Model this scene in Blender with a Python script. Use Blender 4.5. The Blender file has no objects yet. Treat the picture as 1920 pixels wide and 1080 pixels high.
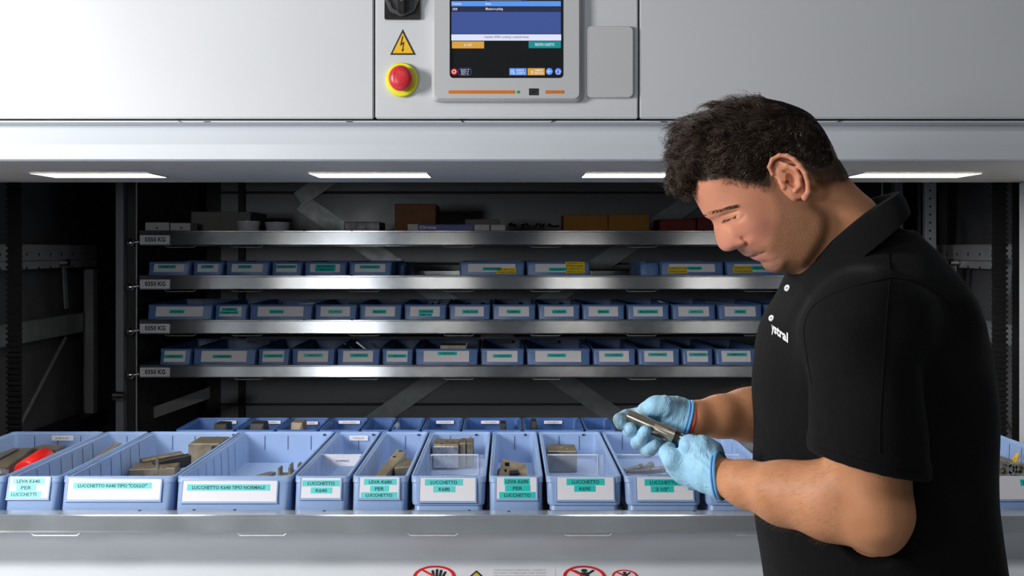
import bpy, bmesh, math, random
import numpy as np
from mathutils import Vector, Matrix
from mathutils.bvhtree import BVHTree

random.seed(7); np.random.seed(7)
scene = bpy.context.scene
C = scene.collection

# ------------------------------------------------------------------ camera
F, CX, CY, EYE = 2200.0, 955.0, 470.0, 1.5
cam_d = bpy.data.cameras.new('camera'); cam = bpy.data.objects.new('camera', cam_d); C.objects.link(cam)
cam.location = (0, 0, EYE); cam.rotation_euler = (math.pi/2, 0, 0)
cam_d.sensor_width = 36.0; cam_d.lens = 36.0*F/1920.0
cam_d.shift_x = (960-CX)/1920.0; cam_d.shift_y = -(540-CY)/1920.0
cam_d.clip_start = 0.05; cam_d.clip_end = 60
scene.camera = cam

# ------------------------------------------------------------------ light
scene.view_settings.view_transform = 'Standard'
scene.view_settings.look = 'None'
scene.view_settings.gamma = 1.0
scene.view_settings.use_curve_mapping = False
scene.view_settings.exposure = 0.0
w = bpy.data.worlds.new('world'); scene.world = w; w.use_nodes = True
w.node_tree.nodes['Background'].inputs[0].default_value = (0.80, 0.90, 1.0, 1)
w.node_tree.nodes['Background'].inputs[1].default_value = 0.045

def area(name, loc, target, sx, sy, power, col):
    l = bpy.data.lights.new(name, 'AREA'); l.shape = 'RECTANGLE'; l.size = sx; l.size_y = sy
    l.energy = power; l.color = col
    o = bpy.data.objects.new(name, l); C.objects.link(o); o.location = loc
    o.rotation_euler = (Vector(target)-Vector(loc)).to_track_quat('-Z', 'Y').to_euler()
    return o
area('studio_softbox', (-1.95, 1.05, 1.98), (0.1, 2.2, 1.35), 0.55, 0.55, 57, (1.0, 0.985, 0.97))
area('fill_flash', (-1.15, 0.25, 1.60), (-0.2, 4.0, 1.25), 0.26, 0.26, 8.5, (0.97, 0.985, 1.0))
area('hall_ceiling_lamp', (0.2, -0.6, 3.6), (0.2, 1.6, 1.0), 3.0, 0.6, 18, (0.93, 0.97, 1.0))
LAMP_STRENGTH = 21.0

# ------------------------------------------------------------------ helpers
def at(px, py, d):
    return Vector(((px-CX)/F*d, d, EYE-(py-CY)/F*d))
def X(px, d): return (px-CX)/F*d
def Z(py, d): return EYE-(py-CY)/F*d

class MB:
    def __init__(s): s.v = []; s.f = []
    def add(s, vs, fs):
        n = len(s.v); s.v += [tuple(p) for p in vs]; s.f += [tuple(i+n for i in q) for q in fs]; return s
    def box(s, x0, x1, y0, y1, z0, z1):
        return s.add([(x0,y0,z0),(x1,y0,z0),(x1,y1,z0),(x0,y1,z0),(x0,y0,z1),(x1,y0,z1),(x1,y1,z1),(x0,y1,z1)],
                     [(0,3,2,1),(4,5,6,7),(0,1,5,4),(1,2,6,5),(2,3,7,6),(3,0,4,7)])
    def obox(s, c, ax, ay, az):
        c = Vector(c); ax = Vector(ax); ay = Vector(ay); az = Vector(az)
        P = [c+i*ax+j*ay+k*az for k in (-1,1) for i, j in ((-1,-1),(1,-1),(1,1),(-1,1))]
        return s.add(P, [(0,3,2,1),(4,5,6,7),(0,1,5,4),(1,2,6,5),(2,3,7,6),(3,0,4,7)])
    def loft(s, loops, cap0=True, cap1=True, closed=True):
        n = len(loops[0]); vs = [p for l in loops for p in l]; fs = []
        for a in range(len(loops)-1):
            for i in range(n if closed else n-1):
                j = (i+1) % n
                fs.append((a*n+i, a*n+j, (a+1)*n+j, (a+1)*n+i))
        if cap0: fs.append(tuple(range(n))[::-1])
        if cap1: fs.append(tuple((len(loops)-1)*n+i for i in range(n)))
        return s.add(vs, fs)
    def cyl(s, p0, p1, r0, r1=None, n=16, cap=True):
        p0 = Vector(p0); p1 = Vector(p1); r1 = r0 if r1 is None else r1
        d = (p1-p0).normalized(); u = d.orthogonal().normalized(); v = d.cross(u)
        L = [[p+(u*math.cos(t)+v*math.sin(t))*r for t in [2*math.pi*i/n for i in range(n)]] for p, r in ((p0,r0),(p1,r1))]
        return s.loft(L, cap, cap)
    def tube(s, pts, r, n=8, cap=True):
        pts = [Vector(p) for p in pts]; m = len(pts); L = []
        rr = r if hasattr(r, '__len__') else [r]*m
        u = None
        for i, p in enumerate(pts):
            d = (pts[min(i+1,m-1)]-pts[max(i-1,0)]).normalized()
            if u is None: u = d.orthogonal().normalized()
            u = (u-d*u.dot(d)).normalized(); v = d.cross(u)
            L.append([p+(u*math.cos(t)+v*math.sin(t))*rr[i] for t in [2*math.pi*k/n for k in range(n)]])
        return s.loft(L, cap, cap)
    def ring(s, pts, r, n=8):
        pts = [Vector(p) for p in pts]; m = len(pts); c = sum(pts, Vector())/m; L = []
        for i, p in enumerate(pts):
            d = (pts[(i+1)%m]-pts[i-1]).normalized(); u = (p-c); u = (u-d*u.dot(d)).normalized(); v = d.cross(u)
            L.append([p+(u*math.cos(t)+v*math.sin(t))*r for t in [2*math.pi*k/n for k in range(n)]])
        L.append(L[0]); return s.loft(L, False, False)
    def prism(s, poly, y0, y1):          # poly in (x, z), extruded along y
        return s.loft([[(x, y0, z) for x, z in poly], [(x, y1, z) for x, z in poly]])
    def prismx(s, poly, x0, x1):         # poly in (y, z), extruded along x
        return s.loft([[(x0, y, z) for y, z in poly], [(x1, y, z) for y, z in poly]])
    def sphere(s, c, r, n=14, m=8, sc=(1,1,1)):
        c = Vector(c); L = []
        for j in range(1, m):
            a = math.pi*j/m
            L.append([(c.x+r*sc[0]*math.sin(a)*math.cos(2*math.pi*i/n), c.y+r*sc[1]*math.sin(a)*math.sin(2*math.pi*i/n), c.z-r*sc[2]*math.cos(a)) for i in range(n)])
        return s.loft(L)
    def mesh(s, name, bevel=0, smooth=False, origin=(0,0,0), seg=1):
        bm = bmesh.new(); o = Vector(origin)
        vs = [bm.verts.new(Vector(p)-o) for p in s.v]
        for q in s.f:
            try: bm.faces.new([vs[i] for i in q])
            except ValueError: pass
        bmesh.ops.recalc_face_normals(bm, faces=bm.faces)
        if bevel:
            ed = [e for e in bm.edges if len(e.link_faces) == 2 and e.calc_face_angle() > 0.5]
            bmesh.ops.bevel(bm, geom=ed, offset=bevel, segments=seg, affect='EDGES', clamp_overlap=True)
        me = bpy.data.meshes.new(name); bm.to_mesh(me); bm.free()
        if smooth:
            me.polygons.foreach_set('use_smooth', [True]*len(me.polygons))
            try: me.set_sharp_from_angle(angle=math.radians(38))
            except Exception: pass
        return me
    def build(s, name, mat, parent=None, bevel=0, smooth=False, origin=None, seg=1):
        if origin is None: origin = base_of(parent) if parent else (0,0,0)
        me = s.mesh(name, bevel, smooth, origin, seg); me.materials.append(mat)
        o = bpy.data.objects.new(name, me); C.objects.link(o)
        if parent: o.parent = parent
        else: o.location = origin
        return o

BASE = {}
def base_of(o):
    v = Vector((0,0,0))
    while o is not None:
        v = v+Vector(o.location); o = o.parent
    return v
def tag(o, label=None, cat=None, group=None, kind=None):
    if label: o['label'] = label
    if cat: o['category'] = cat
    if group: o['group'] = group
    if kind: o['kind'] = kind
    return o
def thing(name, label, cat, loc=(0,0,0), group=None):
    o = bpy.data.objects.new(name, None); C.objects.link(o); o.location = loc; o.empty_display_size = 0.05
    return tag(o, label, cat, group)
def child(name, me, mat, parent):
    if mat and not me.materials: me.materials.append(mat)
    o = bpy.data.objects.new(name, me); C.objects.link(o); o.parent = parent; return o
def structure(name, mb, mat, bevel=0):
    return tag(mb.build(name, mat, bevel=bevel), kind='structure')

_text = {}
def text_data(s, bold=0.0):
    k = (s, bold)
    if k not in _text:
        cu = bpy.data.curves.new('lettering', 'FONT'); cu.body = s; cu.size = 1.0; cu.offset = bold; cu.resolution_u = 2
        cu.fill_mode = 'FRONT'
        o = bpy.data.objects.new('lettering', cu)
        me = bpy.data.meshes.new_from_object(o)
        v = np.empty(len(me.vertices)*3); me.vertices.foreach_get('co', v); v = v.reshape(-1, 3)
        f = [tuple(p.vertices) for p in me.polygons]
        bpy.data.meshes.remove(me); bpy.data.objects.remove(o); bpy.data.curves.remove(cu)
        _text[k] = (v, f)
    return _text[k]
def text_add(mb, s, x0, x1, z0, z1, fn, bold=0.015):
    """fit the words into the rectangle x0..x1, z0..z1; fn maps (x, z) to a point on the surface"""
    v, f = text_data(s, bold)
    if not len(v): return
    mn = v.min(0); mx = v.max(0)
    sx = (x1-x0)/max(mx[0]-mn[0], 1e-6); sz = (z1-z0)/max(mx[1]-mn[1], 1e-6)
    mb.add([fn(x0+(p[0]-mn[0])*sx, z0+(p[1]-mn[1])*sz) for p in v], f)

# ------------------------------------------------------------------ materials
def srgb(r, g, b):
    def c(u):
        u /= 255.0
        return u/12.92 if u <= 0.04045 else ((u+0.055)/1.055)**2.4
    return (c(r), c(g), c(b), 1)
def mat(name, col, rough=0.5, metal=0.0, noise=0.06, scale=40, bump=0.0, bscale=300, rvar=0.08, spec=0.5, emit=0, alpha=1, sss=0, coat=0, aniso=None):
    m = bpy.data.materials.new(name); m.use_nodes = True; nt = m.node_tree; b = nt.nodes['Principled BSDF']
    tc = nt.nodes.new('ShaderNodeTexCoord')
    n = nt.nodes.new('ShaderNodeTexNoise'); n.inputs['Scale'].default_value = scale; n.inputs['Detail'].default_value = 4
    mp = nt.nodes.new('ShaderNodeMapping'); nt.links.new(tc.outputs['Object'], mp.inputs[0]); nt.links.new(mp.outputs[0], n.inputs['Vector'])
    if aniso: mp.inputs['Scale'].default_value = aniso
    mr = nt.nodes.new('ShaderNodeMapRange'); mr.inputs[1].default_value = 0.25; mr.inputs[2].default_value = 0.75
    mr.inputs[3].default_value = 1-noise; mr.inputs[4].default_value = 1+noise
    nt.links.new(n.outputs[0], mr.inputs[0])
    mx = nt.nodes.new('ShaderNodeVectorMath'); mx.operation = 'SCALE'; mx.inputs[0].default_value = col[:3]
    nt.links.new(mr.outputs[0], mx.inputs['Scale']); nt.links.new(mx.outputs[0], b.inputs['Base Color'])
    m2 = nt.nodes.new('ShaderNodeMapRange'); m2.inputs[1].default_value = 0.25; m2.inputs[2].default_value = 0.75
    m2.inputs[3].default_value = max(rough-rvar, 0.03); m2.inputs[4].default_value = min(rough+rvar, 1)
    nt.links.new(n.outputs[0], m2.inputs[0]); nt.links.new(m2.outputs[0], b.inputs['Roughness'])
    b.inputs['Metallic'].default_value = metal; b.inputs['Specular IOR Level'].default_value = spec
    if sss:
        b.inputs['Subsurface Weight'].default_value = sss; b.inputs['Subsurface Radius'].default_value = (1, 0.35, 0.2); b.inputs['Subsurface Scale'].default_value = 0.006
    if coat: b.inputs['Coat Weight'].default_value = coat
    if alpha < 1: b.inputs['Alpha'].default_value = alpha
    if emit:
        b.inputs['Emission Color'].default_value = col; b.inputs['Emission Strength'].default_value = emit
    if bump:
        n2 = nt.nodes.new('ShaderNodeTexNoise'); n2.inputs['Scale'].default_value = bscale; n2.inputs['Detail'].default_value = 3
        nt.links.new(mp.outputs[0], n2.inputs['Vector'])
        bp = nt.nodes.new('ShaderNodeBump'); bp.inputs['Strength'].default_value = bump; bp.inputs['Distance'].default_value = 0.002
        nt.links.new(n2.outputs[0], bp.inputs['Height']); nt.links.new(bp.outputs[0], b.inputs['Normal'])
    return m

M = {}
M['white'] = mat('white_enamel', (0.545, 0.56, 0.585), 0.42, noise=0.02, scale=3)
M['band'] = mat('pale_grey_enamel', (0.53, 0.56, 0.60), 0.38, noise=0.02, scale=3)
M['soffit'] = mat('grey_soffit_sheet', (0.52, 0.485, 0.44), 0.5, metal=0.0, noise=0.05, scale=6)
M['ledge'] = mat('ledge_enamel', (0.80, 0.825, 0.86), 0.35, noise=0.03, scale=4)
M['galv'] = mat('galvanised_steel', (0.56, 0.59, 0.62), 0.22, metal=0.95, noise=0.05, scale=30, rvar=0.03)
def brushed(m, amount):
    nt = m.node_tree; b = nt.nodes['Principled BSDF']; t = nt.nodes.new('ShaderNodeTangent'); t.direction_type = 'RADIAL'; t.axis = 'X'
    nt.links.new(t.outputs[0], b.inputs['Tangent']); b.inputs['Anisotropic'].default_value = amount
brushed(M['galv'], 0.8)
M['galv_front'] = mat('galvanised_tray_front', (0.58, 0.62, 0.65), 0.22, metal=0.72, noise=0.05, scale=8, rvar=0.06)
brushed(M['galv_front'], 0.5)
M['galv_dull'] = mat('dull_galvanised_strap', (0.48, 0.52, 0.53), 0.45, metal=0.55, noise=0.16, scale=30)
M['frame_dark'] = mat('dark_rack_steel', (0.20, 0.21, 0.23), 0.5, metal=0.3, noise=0.1, scale=25)
M['frame'] = mat('grey_frame_steel', (0.56, 0.57, 0.60), 0.45, metal=0.3, noise=0.1, scale=25)
M['backsheet'] = mat('back_panel_sheet', (0.30, 0.31, 0.325), 0.42, metal=0.25, noise=0.08, scale=4)
M['dark'] = mat('black_steel', (0.012, 0.012, 0.014), 0.5)
M['sidewall'] = mat('dark_side_panel', (0.15, 0.155, 0.165), 0.5, noise=0.2, scale=8)
M['rubber'] = mat('black_rubber', (0.012, 0.012, 0.013), 0.55)
M['chrome'] = mat('chrome', (0.75, 0.75, 0.74), 0.14, metal=1.0, noise=0.02)
M['blue'] = mat('blue_plastic', (0.255, 0.37, 0.605), 0.38, noise=0.05, scale=18, bump=0.02)
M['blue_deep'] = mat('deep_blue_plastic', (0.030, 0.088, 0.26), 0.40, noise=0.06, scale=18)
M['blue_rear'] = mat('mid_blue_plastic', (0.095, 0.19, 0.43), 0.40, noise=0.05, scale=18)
M['blue_groove'] = mat('blue_groove', (0.04, 0.07, 0.17), 0.5)
M['card'] = mat('white_card', (0.72, 0.705, 0.75), 0.55, noise=0.02, scale=15)
M['tape'] = mat('turquoise_tape', (0.012, 0.52, 0.47), 0.35, noise=0.05, scale=60)
M['tape_pale'] = mat('pale_turquoise_tape', (0.10, 0.60, 0.60), 0.35, noise=0.06, scale=60)
M['yellow_tape'] = mat('yellow_tape', (0.80, 0.56, 0.01), 0.4, noise=0.05, scale=60)
M['ink'] = mat('black_ink', (0.012, 0.02, 0.025), 0.5, noise=0.02)
M['ink_green'] = mat('dark_ink', (0.005, 0.07, 0.08), 0.5, noise=0.02)
M['ink_white'] = mat('white_print', (0.85, 0.85, 0.87), 0.5, noise=0.02)
M['plate'] = mat('load_plate', (0.66, 0.66, 0.70), 0.35, noise=0.06, scale=30)
M['iron'] = mat('oiled_tool_steel', (0.21, 0.178, 0.125), 0.45, metal=0.6, noise=0.35, scale=45, bump=0.06, bscale=250)
M['iron_pale'] = mat('ground_tool_steel', (0.44, 0.38, 0.28), 0.36, metal=0.7, noise=0.2, scale=40)
M['iron_dark'] = mat('blackened_steel', (0.035, 0.032, 0.03), 0.45, metal=0.6, noise=0.3, scale=40)
M['steel'] = mat('bright_steel', (0.60, 0.57, 0.52), 0.26, metal=1.0, noise=0.08, scale=80)
M['brass_steel'] = mat('turned_steel', (0.52, 0.47, 0.38), 0.36, metal=1.0, noise=0.10, scale=60, aniso=(1, 1, 1))
M['red'] = mat('red_plastic', (0.78, 0.012, 0.008), 0.35, noise=0.04)
M['stop_red'] = mat('stop_red', (0.62, 0.03, 0.04), 0.35, noise=0.05)
M['stop_yellow'] = mat('stop_yellow', (0.78, 0.78, 0.01), 0.4, noise=0.04)
M['sign_yellow'] = mat('sign_yellow', (0.80, 0.46, 0.005), 0.45, noise=0.03)
M['sign_red'] = mat('sign_red', (0.70, 0.008, 0.008), 0.4, noise=0.03)
M['sign_white'] = mat('sign_white', (0.80, 0.80, 0.82), 0.4, noise=0.02)
M['black_plastic'] = mat('black_plastic', (0.010, 0.010, 0.011), 0.35, noise=0.1)
M['bezel'] = mat('grey_bezel', (0.475, 0.48, 0.49), 0.36, noise=0.02, scale=5)
M['orange'] = mat('orange_print', (0.62, 0.16, 0.005), 0.45, noise=0.03)
M['cardboard'] = mat('cardboard', (0.22, 0.10, 0.04), 0.8, noise=0.12, scale=30)
M['orange_box'] = mat('orange_cardboard', (0.30, 0.13, 0.015), 0.75, noise=0.12, scale=20)
M['red_box'] = mat('red_cardboard', (0.16, 0.015, 0.012), 0.7, noise=0.1)
M['purple_box'] = mat('blue_violet_carton', (0.14, 0.15, 0.45), 0.6, noise=0.08)
M['grey_box'] = mat('grey_carton', (0.20, 0.20, 0.19), 0.75, noise=0.12, scale=20)
M['white_box'] = mat('white_carton', (0.55, 0.55, 0.57), 0.7, noise=0.06)
M['floor'] = mat('floor_resin', (0.50, 0.51, 0.52), 0.4, noise=0.06, scale=5)
def clear_mat(name, col, amount):
    m = bpy.data.materials.new(name); m.use_nodes = True; nt = m.node_tree; b = nt.nodes['Principled BSDF']
    b.inputs['Base Color'].default_value = col; b.inputs['Roughness'].default_value = 0.18
    n = nt.nodes.new('ShaderNodeTexNoise'); n.inputs['Scale'].default_value = 30
    mr = nt.nodes.new('ShaderNodeMapRange'); mr.inputs[3].default_value = 1-amount-0.06; mr.inputs[4].default_value = 1-amount+0.06
    nt.links.new(n.outputs[0], mr.inputs[0])
    t = nt.nodes.new('ShaderNodeBsdfTransparent'); mx = nt.nodes.new('ShaderNodeMixShader')
    nt.links.new(mr.outputs[0], mx.inputs[0]); nt.links.new(b.outputs[0], mx.inputs[1]); nt.links.new(t.outputs[0], mx.inputs[2])
    nt.links.new(mx.outputs[0], nt.nodes['Material Output'].inputs[0]); return m
M['clear'] = clear_mat('clear_plastic', (0.72, 0.76, 0.84, 1), 0.17)
M['clear_edge'] = clear_mat('clear_plastic_edge', (0.80, 0.83, 0.90, 1), 0.62)
def glow(name, col, s):
    m = bpy.data.materials.new(name); m.use_nodes = True; nt = m.node_tree; b = nt.nodes['Principled BSDF']
    b.inputs['Base Color'].default_value = (0.008, 0.008, 0.008, 1); b.inputs['Roughness'].default_value = 0.25; b.inputs['Specular IOR Level'].default_value = 0.25
    b.inputs['Emission Color'].default_value = col; b.inputs['Emission Strength'].default_value = s; return m
M['lamp'] = glow('lamp_diffuser', (1.0, 0.95, 0.88, 1), LAMP_STRENGTH)

# ================================================================== SETTING
D_T, D_FAS, D_BAY, D_R, D_BACK = 2.34, 2.44, 3.20, 4.30, 5.35   # tray front, fascia, bay end, rear trays, back wall
HW, SW = 1.39, 1.74
Z_SOF = Z(342, D_BAY)                                            # underside of the canopy
Z_PAN = Z(222, 2.40)
TOP = 2.55
structure('floor', MB().box(-4, 4, -3, 6, -0.05, 0), M['floor'])
wb = tag(MB().box(-SW-0.03, SW+0.03, D_BACK+0.012, D_BACK+0.05, 0, TOP).build('wall_back', M['dark']), kind='structure')
edges = [0.35, 0.80, 1.115, 1.44, 1.765, 2.09, TOP-0.02]
for i in range(len(edges)-1):
    for a, b in ((-SW+0.42, SW-0.42),):
        MB().box(a+0.003, b-0.003, D_BACK-0.006, D_BACK+0.012, edges[i]+0.003, edges[i+1]-0.003).build('back_panel', M['backsheet'], wb, bevel=0.004)
structure('wall_left', MB().box(-SW-0.03, -SW, D_BAY, D_BACK+0.05, 0, TOP), M['sidewall'])
structure('wall_right', MB().box(SW, SW+0.03, D_BAY, D_BACK+0.05, 0, TOP), M['sidewall'])
structure('ceiling', MB().box(-SW-0.03, SW+0.03, D_FAS, D_BACK+0.05, TOP, TOP+0.03), M['dark'])

# ---- the machine's front housing
mh = thing('machine_housing', 'white enamelled steel front housing of the tall storage machine', 'machine', (0, D_FAS, 0))
def panel(px0, px1, name='front_panel'):
    x0 = X(px0, 2.40) if px0 > -50 else -SW; x1 = X(px1, 2.40) if px1 < 1970 else SW
    MB().box(x0, x1, 2.40, 2.425, Z_PAN, TOP).build(name, M['white'], mh, bevel=0.0025, seg=2)
panel(-100, 700.5); panel(703.5, 1196.5, 'control_fascia'); panel(1199.5, 2000)
MB().box(-SW, SW, 2.427, 2.46, Z_PAN-0.002, TOP).build('inner_frame', M['dark'], mh)
zs = Z_PAN-0.0035
MB().prismx([(2.412, zs), (2.412, zs-0.003), (D_FAS, zs-0.0065), (D_FAS+0.05, zs-0.0065), (D_FAS+0.05, zs)], -SW, SW).build('drip_edge', M['band'], mh)
z0, z1, z2 = Z(229, D_FAS), Z(271, D_FAS-0.014), Z(302, D_FAS)
MB().prismx([(D_FAS+0.004, z0), (D_FAS-0.014, z1), (D_FAS-0.012, z2+0.003), (D_FAS-0.006, z2), (D_FAS+0.02, z2), (D_FAS+0.02, z0)], -SW, SW).build('header_band', M['band'], mh)
MB().prismx([(D_FAS-0.004, z2-0.0005), (D_FAS-0.004, Z_SOF+0.004), (D_FAS+0.002, Z_SOF), (D_BAY, Z_SOF), (D_BAY, Z_SOF+0.02), (D_FAS+0.02, Z_SOF+0.02), (D_FAS+0.02, z2-0.0005)], -SW, SW).build('canopy_soffit', M['soffit'], mh)
MB().box(-SW, SW, D_BAY-0.02, D_BAY, Z_SOF+0.02, TOP).build('canopy_back_sheet', M['dark'], mh)
for s in (-1, 1):
    MB().box(min(s*HW, s*SW), max(s*HW, s*SW), D_FAS+0.02, D_BAY, 0, Z_SOF-0.001).build('bay_side', M['white'], mh, bevel=0.002)
    MB().box(min(s*(HW+0.03), s*SW), max(s*(HW+0.03), s*SW), 2.15, D_FAS+0.02, 0, Z(302, D_FAS)).build('front_post', M['white'], mh, bevel=0.002)
# recessed front under the tray, sloping ledge, front skirt
DL, ZL, TH = 2.475, Z(1047, 2.475), math.radians(14)
DE = 2.14; ZE = ZL-(DL-DE)*math.tan(TH)
MB().box(-HW-0.03, HW+0.03, DL, DL+0.02, ZL, 0.925).build('lower_front_panel', M['ledge'], mh)
MB().prismx([(DL+0.02, ZL), (DL-0.0, ZL), (DE, ZE), (DE, ZE-0.03), (DL+0.02, ZE-0.03)], -HW-0.03, HW+0.03).build('sloping_ledge', M['ledge'], mh)
MB().box(-HW-0.03, HW+0.03, DE+0.004, DE+0.02, 0.0, ZE-0.03).build('front_skirt', M['white'], mh)
MB().box(-HW, HW, DL+0.02, D_BAY, ZE-0.03, ZE).build('bay_floor', M['dark'], mh)
for px in (388, 655, 1245, 1525):                     # small slots in the drip edge
    MB().box(X(px-6, 2.41), X(px+6, 2.41), 2.4105, 2.42, zs-0.0028, zs-0.0012).build('slot', M['dark'], mh)
for px, sx in ((335, 4), (865, 3), (1035, -3), (1572, -4)):
    MB().prism([(X(px-sx, 2.41), zs+0.001), (X(px-sx+1.5, 2.41), zs+0.001), (X(px+sx+1.5, 2.41), zs-0.0035), (X(px+sx, 2.41), zs-0.0035)], 2.4085, 2.42).build('notch', M['dark'], mh)

# ---- canopy lamps
for i, (cx, word) in enumerate(((-1.0, 'leftmost'), (-0.337, 'second from left'), (0.322, 'third from left'), (0.985, 'rightmost'))):
    lt = thing('canopy_lamp', f'flat white light panel under the canopy, {word} of four', 'lamp', (cx, 2.86, Z_SOF), 'light panels under the canopy')
    hw, y0, y1 = 0.140, 2.79, 2.945
    fr = MB()
    for a in ((cx-hw-0.004, cx+hw+0.004, y0-0.004, y0), (cx-hw-0.004, cx+hw+0.004, y1, y1+0.004), (cx-hw-0.004, cx-hw, y0, y1), (cx+hw, cx+hw+0.004, y0, y1)):
        fr.box(*a, Z_SOF-0.003, Z_SOF-0.0003)
    fr.build('bezel', M['soffit'], lt)
    MB().box(cx-hw, cx+hw, y0, y1, Z_SOF-0.002, Z_SOF-0.0003).build('diffuser', M['lamp'], lt)

# ================================================================== CONTROLS
DP = 2.40
def P2(px, py, off=0.0): return (X(px, DP), DP-off, Z(py, DP))
def flat(mb, px0, px1, py0, py1, off0, off1): return mb.box(X(px0, DP), X(px1, DP), DP-off1, DP-off0, Z(py1, DP), Z(py0, DP))
def rrect(x0, x1, z0, z1, r, n=5):
    out = []
    for cx, cz, a0 in ((x1-r, z1-r, 0), (x0+r, z1-r, 90), (x0+r, z0+r, 180), (x1-r, z0+r, 270)):
        for k in range(n+1):
            a = math.radians(a0+90*k/n); out.append((cx+r*math.cos(a), cz+r*math.sin(a)))
    return out
# touchscreen
ts = thing('touchscreen_terminal', 'grey framed touchscreen terminal above the picking bay', 'screen', P2(950, 190))
x0, x1, zb, zt = X(810, DP), X(1090, DP), Z(192, DP), Z(-140, DP)
o_ = rrect(x0, x1, zb, zt, 0.012); i_ = rrect(X(844, DP), X(1056, DP), Z(149, DP), Z(-105, DP), 0.008); m_ = rrect(x0+0.006, x1-0.006, zb+0.006, zt-0.006, 0.010)
mb = MB(); mb.loft([[(x, DP-0.0006, z) for x, z in o_], [(x, DP-0.012, z) for x, z in o_], [(x, DP-0.020, z) for x, z in m_],
                    [(x, DP-0.020, z) for x, z in i_], [(x, DP-0.014, z) for x, z in i_]], False, False)
mb.build('frame', M['bezel'], ts, smooth=True)
S = 0.0145
gl = MB(); gl.prism(rrect(X(844, DP), X(1056, DP), Z(149, DP), Z(-105, DP), 0.006), DP-S, DP-0.0006)
scr = gl.build('screen', glow('screen_black', (0.004, 0.0045, 0.006, 1), 1.0), ts)
def ui(name, px0, px1, py0, py1, col, off=0.0004, s=1.0):
    return flat(MB(), px0, px1, py0, py1, S-0.001, S+off).build(name, glow('screen_'+name, srgb(*col), s), scr)
ui('table_body', 847, 1051, 25, 66, (62, 82, 148)); ui('table_header', 847, 1051, 5, 14.5, (88, 150, 240)); ui('table_row', 847, 1051, 15, 24.5, (38, 44, 70))
ui('message_bar', 847, 1051.5, 67, 78.5, (222, 226, 250)); ui('inventory_button', 848, 908, 80, 93, (214, 160, 66)); ui('return_button', 991, 1051, 79.5, 92.5, (22, 140, 144))
ui('list_button', 955, 987, 130, 143, (98, 148, 232)); ui('command_button', 989, 1021, 130, 143, (214, 160, 66))
ui('top_bar', 919, 977, -12, 3, (228, 232, 250)); ui('arrow_key', 909, 918.5, -12, 3, (92, 128, 226)); ui('arrow_key', 977.5, 988, -12, 3, (92, 128, 226)); ui('top_button', 990, 1050, -12, 2.5, (206, 140, 48))
def disc(name, px, py, r, col, off=0.0005, ring=None, n=24):
    rr = r/F*DP; c = P2(px, py)
    mb = MB(); mb.cyl((c[0], DP-S+0.001, c[2]), (c[0], DP-S-off, c[2]), rr, n=n); return mb.build(name, glow('screen_'+name, srgb(*col), 1.0), scr)
disc('record_button', 852, 136.5, 6.2, (190, 40, 44)); disc('back_button', 1029.5, 136, 6.4, (92, 150, 240)); disc('home_button', 1046, 136, 6.4, (76, 112, 222))
pr = MB(); c = P2(852, 136.5); pr.ring([(c[0]+0.0034*math.cos(t), DP-S-0.001, c[2]+0.0034*math.sin(t)) for t in np.linspace(0, 2*math.pi, 20)[:-1]], 0.0007, 5)
pr.build('record_ring', glow('screen_ring', (0.9, 0.88, 0.88, 1), 1.0), scr)
pl = MB(); pl.ring([(x, DP-S-0.0006, z) for x, z in rrect(X(860, DP), X(884, DP), Z(143.5, DP), Z(130, DP), 0.006)], 0.0004, 5)
pl.build('status_pill', glow('screen_pill', srgb(80, 90, 190), 1.0), scr)
tx_w = MB(); tx_d = MB()
def fs(x, z): return (x, DP-S-0.0012, z)
def st(mb, s, px0, px1, py0, py1, bold=0.01): text_add(mb, s, X(px0, DP), X(px1, DP), Z(py1, DP), Z(py0, DP), fs, bold)
st(tx_w, 'Cassetto', 848.5, 866, 7.3, 12); st(tx_w, 'Stato', 910.5, 921, 7.3, 12); st(tx_w, '2038', 849, 858, 17.7, 22.2); st(tx_w, 'Missione in picking', 911, 943, 17.2, 23.2)
st(tx_w, 'Inv. UDC', 871, 885.5, 84, 89); st(tx_w, 'RIENTRO CASSETTO', 1003, 1039, 83.5, 88.5)
for k, s in enumerate(('Cassetto = 0', 'Altezza = 0', 'Peso = 0')): st(tx_w, s, 864+k*0.7, 880-k*0.7, 131.3+k*3.9, 134.3+k*3.9)
st(tx_w, 'ELENCO', 969, 982, 132, 136); st(tx_w, 'CASSETTI', 968, 984, 137.5, 141); st(tx_w, 'COMANDI', 1002, 1017, 132, 136); st(tx_w, 'OPERATORE', 1000.5, 1018.5, 137.5, 141)
for pts in (((1026, 136.3), (1033.5, 136.3)), ((1029.5, 132.8), (1026, 136.3), (1029.5, 139.8)), ((1041.5, 136.5), (1046, 132), (1050.5, 136.5)), ((1043, 136), (1043, 141), (1049, 141), (1049, 136)),
            ((1005-8, 134), (1005-8, 142)), ((1005-10, 137), (1005-6, 137)), ((958.5, 133), (963, 133), (963, 140), (958.5, 140), (958.5, 133)), ((960, 135.5), (965, 141))):
    tx_w.tube([(X(a, DP), DP-S-0.0009, Z(b, DP)) for a, b in pts], 0.0006, 5)
st(tx_d, 'Cassetto 2038 in picking in piazzola bassa', 908, 991, 69.5, 75.2, 0.004)
tx_w.build('screen_lettering', glow('screen_text_white', (0.75, 0.78, 0.88, 1), 1.0), scr); tx_d.build('message_lettering', glow('screen_text_dark', (0.03, 0.04, 0.10, 1), 1.0), scr)
flat(MB(), 842, 965, 172, 178, 0.0195, 0.0206).build('orange_bar', M['orange'], ts)
for k in range(4): flat(MB(), 1022+k*8.9, 1030+k*8.9, 172, 178, 0.0195, 0.0206).build('orange_key', M['orange'], ts)
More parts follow.
